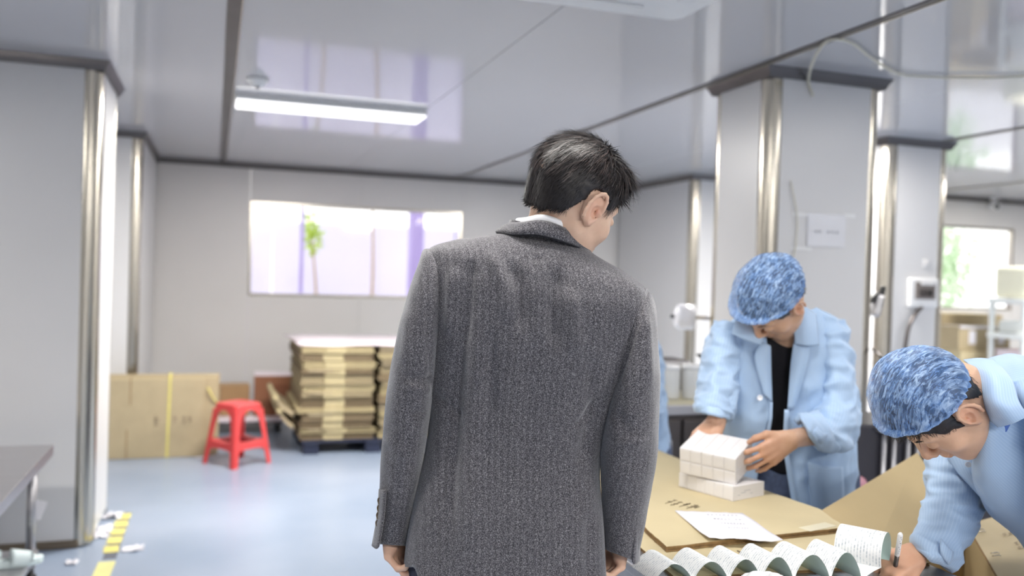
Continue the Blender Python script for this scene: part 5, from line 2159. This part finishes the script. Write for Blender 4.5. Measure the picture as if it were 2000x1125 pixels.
SEAM_L = [(831, 486), (834, 540), (835, 620), (838, 700), (846, 772)]
SEAM_R = [(1267, 566), (1246, 630), (1222, 700), (1196, 770), (1173, 858)]
FOLDS += [(SEAM_L + [(846, 790)], 3, -.004), (SEAM_R + [(1172, 880)], 3, -.004)]


def seam_dist(x, y, p):
    p = np.array(p, float)
    best = np.full(len(x), 1e9)
    for a, b in zip(p[:-1], p[1:]):
        ba = b - a
        t = np.clip(((x - a[0]) * ba[0] + (y - a[1]) * ba[1]) / (ba @ ba), 0, 1)
        best = np.minimum(best, np.hypot(x - a[0] - t * ba[0], y - a[1] - t * ba[1]))
    return best


def sleeve_folds(FL):
    def f(V, N):
        x, y = px_of(V)
        near = np.clip((-(N @ CF)) * 3, 0, 1)
        d = .0020 * noise3(V * [16, 16, 9]) + .0010 * noise3(V * [34, 34, 20])
        for pts, w, amp in FL:
            d = d + near * polyfold(x, y, pts, w, amp * 1.5)
        d = d - near * .004 * sum(np.exp(-(np.abs(seam_dist(x, y, S_)) / 3.5) ** 2) for S_ in (SEAM_L, SEAM_R))
        return d
    return f


sl = loft(SL_L, 110, 64, 2.1, sleeve_folds(SF_L), None, 'sleeve', M_TWEED, jacket, lip=.012)
sr = loft(SL_R, 110, 64, 2.1, sleeve_folds(SF_R), None, 'sleeve', M_TWEED, jacket, lip=.012)
# cuff vents with four buttons each
for side, par in (('l', sl), ('r', sr)):
    if side == 'l':
        path = [(741, 955), (739, 985), (736, 1015), (731, 1045), (727, 1066)]
        bt = [(741.5, 978), (740.5, 993), (739, 1007), (737.5, 1022)]
        o, D0 = -1, 1.712
    else:
        path = [(1256, 1012), (1253, 1035), (1250, 1060), (1249, 1080), (1248, 1096)]
        bt = [(1252.5, 1020), (1251, 1031), (1249.5, 1042), (1248, 1053)]
        o, D0 = 1, 1.722
    rows = [[(x - o * 0, y, D0 - .012 + .0002 * (y - 955)), (x - o * 8, y + (2 if y < 1060 else 6), D0 - .050 + .0002 * (y - 955)), (x - o * 13, y + 2, D0 - .058 + .0002 * (y - 955))] for x, y in path]
    patch(rows, 7, 16, 'cuff_vent', M_TWEED, par, .003)
    for x, y in bt:
        cc = P(x - o * 1.5, y, D0 - .026 + .0002 * (y - 955))
        dirn = o * CR * .75 - CF * .65
        z_ = dirn / np.linalg.norm(dirn)
        x_ = np.cross([0, 0, 1.0], z_)
        x_ /= np.linalg.norm(x_)
        lathe('button', [(.001, .0005), (.004, .0012), (.0052, .003), (.0066, .003), (.007, .0012), (.006, -.001)], M_BTN, par, cc, np.stack([x_, np.cross(z_, x_), z_], 1), 18)


def ring_px(pts, n):
    """closed smooth ring through (x, y, depth) points"""
    p = np.array([P(*q) for q in pts])
    m = len(p)
    q = np.vstack([p, p, p])
    t = catmull(q, 3 * n)
    k = np.linspace(m, 2 * m, n, endpoint=False) / (3 * m - 1) * (3 * n - 1)
    i = k.astype(int)
    u = (k - i)[:, None]
    return t[i] * (1 - u) + t[np.minimum(i + 1, len(t) - 1)] * u


def band(rings, name, mat, parent, n=72, thick=.003, open_=None):
    R_ = np.array([ring_px(r_, n) for r_ in rings])
    V = R_.reshape(-1, 3)
    F = grid_faces(len(rings), n, True)
    if open_ is not None:
        keep = ~np.isin(F % n, np.arange(*open_)).any(1)
        F = F[keep]
    o = mesh(name, V, F, mat, parent, True)
    sm = o.modifiers.new('thickness', 'SOLIDIFY')
    sm.thickness, sm.offset = thick, 0
    return o


# rings: left, near centre, right, far (front)
def collar_ring(lx, ly, nx, ny, rx, ry, dn, df, d0=1.70):
    return [(lx, ly, d0), ((lx + nx) / 2 - 8, (ly + ny) / 2 + 1, d0 - dn * .8), (nx, ny, d0 - dn), ((rx + nx) / 2 + 8, (ry + ny) / 2 - 1, d0 - dn * .8), (rx, ry, d0),
            ((rx + nx) / 2 + 4, (ry + ny) / 2 + 8, d0 + df * .8), (nx + 6, ny + 16, d0 + df), ((lx + nx) / 2 + 2, (ly + ny) / 2 + 10, d0 + df * .8)]


band([collar_ring(968, 454, 1056, 459, 1154, 493, .084, .06), collar_ring(974, 448, 1056, 449, 1148, 482, .083, .06), collar_ring(985, 441, 1058, 438, 1140, 470, .080, .055),
      collar_ring(996, 437, 1060, 432, 1133, 464, .077, .05), collar_ring(1000, 438, 1060, 434, 1130, 466, .074, .048), collar_ring(1004, 446, 1060, 444, 1126, 476, .070, .046)],
     'collar', M_TWEED, jacket, 96, .004)
band([collar_ring(970, 457, 1056, 462, 1153, 496, .0835, .06), collar_ring(976, 452, 1056, 456, 1149, 490, .080, .056), collar_ring(984, 452, 1056, 456, 1141, 490, .074, .05)], 'collar_underside', M_FELT, jacket, 96, .002)  # near-black band, puts the shadow line under the collar into its colour
band([collar_ring(1004, 446, 1060, 442, 1130, 474, .071, .046), collar_ring(1006, 434, 1061, 425, 1130, 454, .071, .046), collar_ring(1009, 428, 1062, 420, 1129, 449, .070, .045), collar_ring(1013, 431, 1062, 424, 1126, 454, .067, .044)],
     'shirt_collar', M_SHIRT, man, 96, .002)
hz_ = 0.86
hl, hr = P(905, 1140, 1.73), P(1075, 1150, 1.73)
fl_, fr_ = np.array([hl[0] - .02, hl[1] + .0, 0]), np.array([hr[0] + .03, hr[1] + .03, 0])
legs(man, [hl, hr], [(hl + fl_) / 2 + [.01, .02, .02], (hr + fr_) / 2 + [.01, .02, .02]], [fl_, fr_], .088, M_TROUS, [CF[0], CF[1], 0])

# ------------------------------------------------------------------ the worker across the table, holding the block of small cartons
R1 = CB @ np.array([[-.5467, -.5002, -.6715], [.3979, -.8608, .3173], [-.7367, -.0937, .6696]])
T1 = P(1509, 585, 2.52)
c = Clay()
head(c, R1, T1)
n1 = P(1530, 660, 2.66)
c.cone(T1 + R1 @ [0, -.030, -.04], n1, .052, .058, .03)
c.cone(n1, P(1535, 760, 2.74), .058, .09, .03)
c.cone(P(1535, 760, 2.74), P(1540, 930, 2.78), .09, .10, .03)
c.cone(P(1430, 690, 2.70), P(1535, 720, 2.74), .04, .06, .03)
c.cone(P(1622, 690, 2.70), P(1535, 720, 2.74), .04, .06, .03)
c.chain([P(1432, 690, 2.70), P(1404, 776, 2.63), P(1401, 820, 2.54)], [.034, .030, .0255], .015)
c.chain([P(1626, 700, 2.71), P(1634, 822, 2.65), P(1596, 849, 2.51), P(1545, 857, 2.40)], [.030, .026, .028, .0255], .015)
hand(c, P(1403, 818, 2.545), -CR * .68 - CF * .30 - CU * .58, CU * .66 - CF * .45 - CR * .40, -1, [(.35, .55, .4), (.35, .6, .4), (.4, .6, .4), (.45, .6, .4)], (.10, .03, -.04, -.10), (.3, .2), .98, (-.5, .8, -.15))
hand(c, P(1548, 856, 2.395), -CR * .85 - CU * .54 - CF * .10, -CF * .72 + CR * .58 + CU * .28, 1, [(.35, .5, .3), (.40, .5, .3), (.45, .55, .3), (.5, .55, .3)], (.12, .0, -.10, -.22), (.55, .2), 1.0, (.62, .75, -.05), .0080)
worker = person_mesh(c, .003, M_SKIN2, [(R1, T1)], 'person in an open light blue smock and hairnet, holding a block of white cartons',
                     [(P(1490, 885, 2.36), .07), (P(1378, 838, 2.52), .06)])
zl1 = [(-.14, -.045), (-.08, -.045), (-.05, -.02), (-.03, .02), (.0, .026), (.012, .0), (.02, -.02), (.034, -.018), (.045, .03), (.06, .05), (.14, .058)]
h1, HV, HN = hair_shell(R1, T1, zl1, .0035, (.005, .005, .006), parent=worker)
strands(HV, HN, R1, T1, h1, 1200, length=(.008, .016), seed=15)
brow(R1, T1, worker, 1, 21)
brow(R1, T1, worker, -1, 22)
cap(R1, T1, worker, 3, (.100, .116, .092), rim=(.062, .52))

loft([(1492, 664, 1562, 664, 2.655, .060), (1455, 668, 1600, 668, 2.68, .085), (1425, 690, 1635, 690, 2.70, .105), (1416, 760, 1646, 760, 2.72, .115), (1424, 830, 1650, 830, 2.74, .118), (1430, 900, 1648, 900, 2.755, .122), (1434, 925, 1646, 925, 2.76, .12)],
     50, 72, 2.2, lambda V, N: .5 * fold_noise(V, np.array([9, 9, 7]), .006), None, 'tee_shirt', M_TEE, worker)
hp1, hp2 = P(1482, 960, 2.76), P(1600, 960, 2.78)
f1, f2 = np.array([hp1[0] - .01, hp1[1] + .02, 0]), np.array([hp2[0] + .05, hp2[1], 0])
legs(worker, [hp1, hp2], [(hp1 + f1) / 2 + [-.03, -.03, 0], (hp2 + f2) / 2 + [-.02, -.04, 0]], [f1, f2], .098, M_JEANS, (-.6, -.8, 0))

COATY = [612, 625, 645, 700, 760, 820, 880, 940, 1005, 1060, 1130]
COATR = [(1478, 616, 1592, 608, 2.68, .070), (1446, 628, 1620, 622, 2.69, .090), (1420, 650, 1640, 645, 2.70, .112), (1408, 702, 1650, 700, 2.71, .135), (1404, 760, 1656, 760, 2.72, .148), (1408, 820, 1661, 820, 2.735, .155),
         (1416, 880, 1664, 880, 2.75, .160), (1424, 940, 1668, 940, 2.76, .165), (1428, 1005, 1668, 1005, 2.76, .17), (1430, 1060, 1664, 1060, 2.76, .172), (1430, 1130, 1660, 1130, 2.76, .172)]
COATL = [1496, 1494, 1496, 1502, 1508, 1503, 1490, 1482, 1480, 1478, 1476]
COATO = [1552, 1552, 1549, 1545, 1541, 1535, 1532, 1539, 1550, 1556, 1560]
EXC = 2.2


def coat_open(s, m, a):
    k = s * (len(COATY) - 1)
    xl, xr = np.interp(k, range(len(COATY)), COATL), np.interp(k, range(len(COATY)), COATO)
    mx = px_of(m[None])[0][0]
    aw = px_of((m + a)[None])[0][0] - mx

    def ang(x):
        u = np.clip((x - mx) / aw, -.98, .98)
        return math.acos(np.sign(u) * abs(u) ** (EXC / 2))
    return -ang(xr), -ang(xl) + 2 * math.pi - 0.0


def coat_th(s, m, a):
    r, l = coat_open(s, m, a)
    return r, l


def smock_folds(amp, f=(8, 8, 5), seed=0.0):
    return lambda V, N: fold_noise(V + seed, np.array(f), amp) + .0012 * noise3(V * 22) + .3 * fold_noise(V + 3 + seed, np.array(f) * 2.2, amp)


coat = loft(COATR, 110, 150, EXC, smock_folds(.014, (9, 9, 6)), None, 'smock', M_SMOCK, worker, th=coat_th, thick=.003)
loft([(1402, 630, 1450, 636, 2.69, .060), (1390, 650, 1452, 662, 2.685, .080), (1381, 690, 1446, 704, 2.665, .086), (1373, 735, 1438, 748, 2.635, .086), (1367, 772, 1432, 788, 2.60, .082), (1364, 797, 1424, 813, 2.575, .074)],
     70, 64, 2.1, smock_folds(.016, (11, 11, 18), 2), None, 'sleeve', M_SMOCK, coat)
loft([(1598, 618, 1640, 628, 2.69, .060), (1600, 650, 1654, 656, 2.685, .082), (1604, 700, 1663, 708, 2.67, .088), (1606, 755, 1669, 768, 2.65, .090), (1598, 800, 1672, 822, 2.62, .088), (1586, 818, 1658, 868, 2.57, .082),
      (1574, 818, 1628, 876, 2.52, .074), (1562, 818, 1602, 870, 2.475, .064)], 80, 64, 2.1, smock_folds(.016, (11, 11, 16), 5), None, 'sleeve', M_SMOCK, coat)
# turned-up cuffs
loft([(1600, 804, 1644, 880, 2.54, .078), (1580, 808, 1620, 882, 2.505, .077), (1562, 812, 1600, 876, 2.468, .070)], 16, 64, 2.1, smock_folds(.006, (20, 20, 20), 5), None, 'cuff', M_SMOCK, coat)
loft([(1364, 782, 1430, 798, 2.59, .083), (1362, 792, 1429, 808, 2.578, .083), (1362, 802, 1426, 818, 2.566, .078)], 14, 64, 2.1, smock_folds(.005, (20, 20, 20), 7), None, 'cuff', M_SMOCK, coat)
# collar and lapels
patch([[(1446, 612, 2.625), (1470, 622, 2.60), (1494, 634, 2.585)], [(1434, 632, 2.575), (1462, 644, 2.560), (1494, 650, 2.555)], [(1429, 652, 2.565), (1455, 664, 2.548), (1486, 674, 2.545)]], 14, 14, 'collar', M_SMOCK, coat, .003, .006)
patch([[(1552, 588, 2.60), (1574, 600, 2.60), (1594, 614, 2.615)], [(1550, 632, 2.56), (1574, 638, 2.558), (1597, 644, 2.58)], [(1553, 672, 2.548), (1576, 676, 2.545), (1599, 674, 2.565)]], 14, 16, 'collar', M_SMOCK, coat, .003, .006)
patch([[(1488, 668, 2.560), (1499, 672, 2.556), (1505, 676, 2.562)], [(1474, 700, 2.554), (1492, 715, 2.552), (1506, 725, 2.562)], [(1494, 775, 2.560), (1502, 780, 2.559), (1508, 786, 2.566)]], 9, 18, 'lapel', M_SMOCK, coat, .003, .004)
patch([[(1550, 668, 2.560), (1564, 674, 2.554), (1582, 676, 2.558)], [(1544, 715, 2.560), (1560, 722, 2.552), (1576, 716, 2.556)], [(1538, 800, 2.574), (1543, 802, 2.572), (1550, 800, 2.574)]], 9, 18, 'lapel', M_SMOCK, coat, .003, .004)
patch([[(1504, 786, 2.562), (1509, 786, 2.562)], [(1500, 830, 2.566), (1506, 832, 2.566)], [(1480, 905, 2.582), (1490, 907, 2.582)]], 4, 20, 'placket', M_SMOCK, coat, .003)
patch([[(1532, 800, 2.568), (1541, 800, 2.566)], [(1531, 880, 2.572), (1541, 880, 2.570)], [(1549, 1000, 2.582), (1561, 1000, 2.580)]], 4, 20, 'placket', M_SMOCK, coat, .003)
patch([[(1578, 902, 2.578), (1612, 910, 2.578), (1646, 912, 2.605)], [(1580, 950, 2.580), (1612, 955, 2.578), (1648, 955, 2.61)], [(1584, 992, 2.584), (1614, 998, 2.582), (1648, 994, 2.615)]], 12, 14, 'pocket', M_SMOCK, coat, .004, .008)


def disc_button(p, r, nrm, mat, parent):
    z_ = np.asarray(nrm, float) / np.linalg.norm(nrm)
    x_ = np.cross([0, 0, 1.0], z_)
    x_ /= np.linalg.norm(x_)
    return lathe('button', [(.001, .001), (r * .6, .0014), (r * .75, .003), (r * .95, .003), (r, .0014), (r * .9, -.001)], mat, parent, p, np.stack([x_, np.cross(z_, x_), z_], 1), 18)


disc_button(P(1484, 777, 2.552), .0085, -CF, M_WBTN, coat)


def copy_tree(o, par=None):
    n_ = o.copy()
    COL.objects.link(n_)
    n_.parent = par
    for ch in o.children:
        copy_tree(ch, n_)
    return n_


# a third worker stands at the far end of the table, nearly all hidden behind the suited man
third = copy_tree(worker)
base_ = P(1530, 760, 2.72)
dlt = P(1205, 760, 3.52) - base_
third.location = (dlt[0] + .1 * base_[0], dlt[1] + .1 * base_[1], 0)
third.scale = (.9, .9, .9)
third['label'] = 'person in a light blue smock almost hidden behind the right arm of the suited man'

# ------------------------------------------------------------------ the worker bent over the table end, writing
R2 = CB @ np.array([[-.1454, -.3767, -.9148], [.2480, -.9090, .3349], [-.9578, -.1782, .2256]])
T2 = P(1833, 787, 1.78)
c = Clay()
head(c, R2, T2, .013)
n2 = P(1938, 790, 1.88)
c.cone(T2 + R2 @ [0, -.040, -.03], n2, .056, .060, .03)
c.cone(n2, P(2080, 890, 1.96), .060, .10, .03)
c.cone(P(2080, 890, 1.96), P(2260, 1060, 1.96), .095, .085, .03)
c.cone(P(1990, 830, 1.86), n2, .038, .05, .03)
c.cone(P(1930, 870, 2.05), n2, .04, .05, .03)
c.chain([P(1880, 900, 2.04), P(1858, 990, 2.0), P(1803, 1068, 1.88)], [.036, .030, .0255], .015)
c.chain([P(2060, 830, 1.79), P(2100, 1005, 1.72), P(2062, 1130, 1.80)], [.034, .030, .026], .015)
WR = P(1794, 1078, 1.862)
hand(c, WR, -CR * .90 - CU * .32 - CF * .22, CU * .62 - CR * .25 - CF * .42, -1, [(.75, .85, .35), (.85, .95, .5), (.95, 1.0, .6), (1.0, 1.0, .6)], (.05, .0, -.03, -.06), (.45, .3), 1.0, (-.42, .86, -.42))
hand(c, P(2060, 1135, 1.80), -CU * .9 - CR * .2, CR * .8 - CF * .3, 1, [(.3, .4, .3)] * 4, thumb=(.3, .2))
writer = person_mesh(c, .0028, M_SKIN2, [(R2, T2)], 'person in a blue smock and hairnet bent low over the table, writing', [(P(1760, 1110, 1.84), .07)])
zl2 = [(-.14, -.085), (-.10, -.085), (-.07, -.070), (-.045, -.020), (-.030, .022), (.0, .030), (.010, .008), (.014, -.024), (.026, -.040), (.036, -.034), (.044, .004), (.055, .036), (.07, .050), (.14, .054)]
h2, HV, HN = hair_shell(R2, T2, zl2, .003, (.006, .006, .006), [((0, .080, .064), (.034, .014, .013), .010)], parent=writer, occ=.013)
strands(HV, HN, R2, T2, h2, 2600, length=(.008, .018), seed=25)
strands(HV, HN, R2, T2, h2, 500, (0, -.05, .125), (.016, .026), .0009, .8, 26, .2, lambda l: (l[:, 1] > .055) & (l[:, 2] < .10))
brow(R2, T2, writer, 1, 31)
brow(R2, T2, writer, -1, 32)
cap(R2, T2, writer, 9, (.098, .100, .100), (0, -.004, .046), rim=(.060, .60))

loft([(1916, 738, 1894, 872, 1.86, .056), (1934, 732, 1912, 900, 1.88, .085), (1965, 735, 1940, 950, 1.92, .12)], 20, 56, 2.0, None, None, 'tee_shirt', M_TEE, writer)
SM2 = [(1924, 712, 1916, 884, 1.87, .078), (1936, 704, 1908, 915, 1.88, .120), (1956, 701, 1914, 950, 1.89, .165), (1985, 703, 1940, 996, 1.92, .200), (2035, 718, 1990, 1050, 1.94, .215), (2100, 750, 2045, 1110, 1.95, .215),
       (2190, 815, 2130, 1180, 1.96, .205), (2290, 910, 2215, 1255, 1.96, .200), (2365, 1040, 2230, 1330, 1.96, .195), (2385, 1190, 2215, 1420, 1.96, .195), (2390, 1330, 2205, 1470, 1.96, .20)]
smock2 = loft(SM2, 130, 120, 2.15, smock_folds(.011, (5, 7, 6), 11), None, 'smock', M_SMOCK, writer, lip=0)
loft([(1836, 862, 1912, 868, 2.03, .07), (1822, 890, 1912, 892, 2.02, .085), (1812, 930, 1916, 934, 2.0, .088), (1811, 970, 1912, 982, 1.975, .085), (1806, 1000, 1905, 1018, 1.95, .082), (1803, 1026, 1892, 1046, 1.925, .078),
      (1795, 1042, 1878, 1076, 1.905, .072), (1788, 1056, 1866, 1098, 1.885, .064), (1792, 1070, 1860, 1109, 1.872, .054)], 100, 80, 2.1,
     lambda V, N: fold_noise(V + 4, np.array([8, 8, 26]), .015) + .006 * noise3(V * [9, 9, 26] + 9), None, 'sleeve', M_SMOCK, smock2)
# gathered elastic cuff
CUF = [(1790, 1050, 1868, 1090, 1.888, .064), (1787, 1058, 1867, 1099, 1.880, .062), (1790, 1066, 1863, 1106, 1.874, .056), (1794, 1073, 1859, 1110, 1.869, .050)]


def gather(V, N):
    k = np.arange(len(V)) % 96
    return .0022 * np.sin(k / 96 * 2 * math.pi * 24) + .0012 * noise3(V * 60)


loft(CUF, 18, 96, 2.1, gather, None, 'cuff', M_SMOCK, smock2)
patch([[(1838, 1052, 1.822), (1850, 1066, 1.818), (1862, 1078, 1.822)], [(1836, 1072, 1.814), (1846, 1084, 1.812), (1858, 1096, 1.818)], [(1838, 1084, 1.816), (1846, 1094, 1.816), (1852, 1102, 1.822)]], 8, 8, 'cuff_tab', M_SMOCK, smock2, .003, .002)
loft([(1985, 745, 2080, 765, 1.80, .07), (1996, 780, 2105, 800, 1.76, .09), (2018, 850, 2140, 870, 1.73, .095), (2040, 940, 2150, 960, 1.71, .09), (2050, 1010, 2150, 1040, 1.71, .085), (2040, 1075, 2115, 1100, 1.76, .07), (2036, 1110, 2096, 1130, 1.79, .055)],
     60, 56, 2.1, smock_folds(.010, (10, 10, 12), 31), None, 'sleeve', M_SMOCK, smock2)
# turned down collar, lapel and the two front edges
patch([[(1882, 703, 1.84), (1912, 700, 1.80), (1942, 703, 1.77)], [(1900, 722, 1.775), (1938, 730, 1.715), (1976, 742, 1.695)], [(1909, 770, 1.755), (1945, 782, 1.685), (1990, 784, 1.665)], [(1927, 812, 1.735), (1962, 812, 1.675), (2004, 806, 1.660)], [(1950, 834, 1.728), (1976, 827, 1.675), (2006, 813, 1.66)]],
      20, 26, 'collar', M_SMOCK, smock2, .003, .010)
patch([[(1913, 772, 1.79), (1932, 800, 1.758), (1952, 836, 1.742)], [(1914, 830, 1.79), (1934, 846, 1.762), (1958, 850, 1.742)], [(1918, 890, 1.80), (1924, 893, 1.785), (1932, 888, 1.772)]], 10, 16, 'lapel', M_SMOCK, smock2, .003, .004)
patch([[(1950, 833, 1.745), (1974, 828, 1.73)], [(1957, 852, 1.748), (1966, 842, 1.735)]], 4, 4, 'collar_lining', M_SMOCKD, smock2, .002)
patch([[(1846, 888, 1.93), (1870, 884, 1.925), (1896, 880, 1.915)], [(1866, 918, 1.92), (1888, 925, 1.90), (1908, 930, 1.875)], [(1898, 952, 1.885), (1912, 958, 1.865), (1926, 962, 1.85)], [(1922, 978, 1.86), (1930, 980, 1.85), (1938, 982, 1.845)]], 10, 22, 'front_edge', M_SMOCK, smock2, .003, .004)
disc_button(P(1891, 907, 1.888), .0065, -CF + CR * -.3, M_WBTN, smock2)
patch([[(1898, 700, 1.90), (1908, 708, 1.885)], [(1908, 716, 1.88), (1914, 724, 1.87)]], 5, 5, 'collar_lining', M_SMOCKD, smock2, .002)
hp1, hp2 = P(2270, 1230, 1.86), P(2300, 1210, 2.06)
f1, f2 = np.array([hp1[0] + .02, hp1[1] - .04, 0]), np.array([hp2[0] + .04, hp2[1] + .06, 0])
legs(writer, [hp1, hp2], [(hp1 + f1) / 2 + [-.03, 0, 0], (hp2 + f2) / 2 + [-.03, 0, 0]], [f1, f2], .098, M_TROUS, (-1, .15, 0))

# the pen in his hand
p0, p1 = P(1759, 1041, 1.80), P(1747, 1117, 1.835)
q = empty('pen', p1, 'slim white pen with a dark speckled print in the bent worker\'s hand', 'pen')
d = (p1 - p0) / np.linalg.norm(p1 - p0)
L_ = np.linalg.norm(p1 - p0)
v, f = tube_vf([p0, p0 + d * .004, p0 + d * .055, p0 + d * .056], [.003, .0052, .0052, .0045], 14)
mesh('barrel', v, f, M_WHITE, q, True)
v, f = tube_vf([p0 + d * .056, p0 + d * .085, p0 + d * (L_ + .01)], [.0046, .0046, .0030], 14)
mesh('grip', v, f, M_DKSTEEL, q, True)
v, f = tube_vf([p0 + d * (L_ + .008), p0 + d * (L_ + .026)], [.0028, .0006], 10)
mesh('tip', v, f, M_STRIP, q, True)
s_ = np.cross(d, CF)
for k in range(9):
    cc = p0 + d * (.010 + .0048 * k) - CF * .0051 + s_ * (.0012 * math.sin(k * 2.2))
    box('print', cc, (.0016 + .001 * (k % 2), .0008, .0026), M_PRINT2 if k % 3 else M_BLACK, q, np.stack([s_, CF, -d], 1), 0)
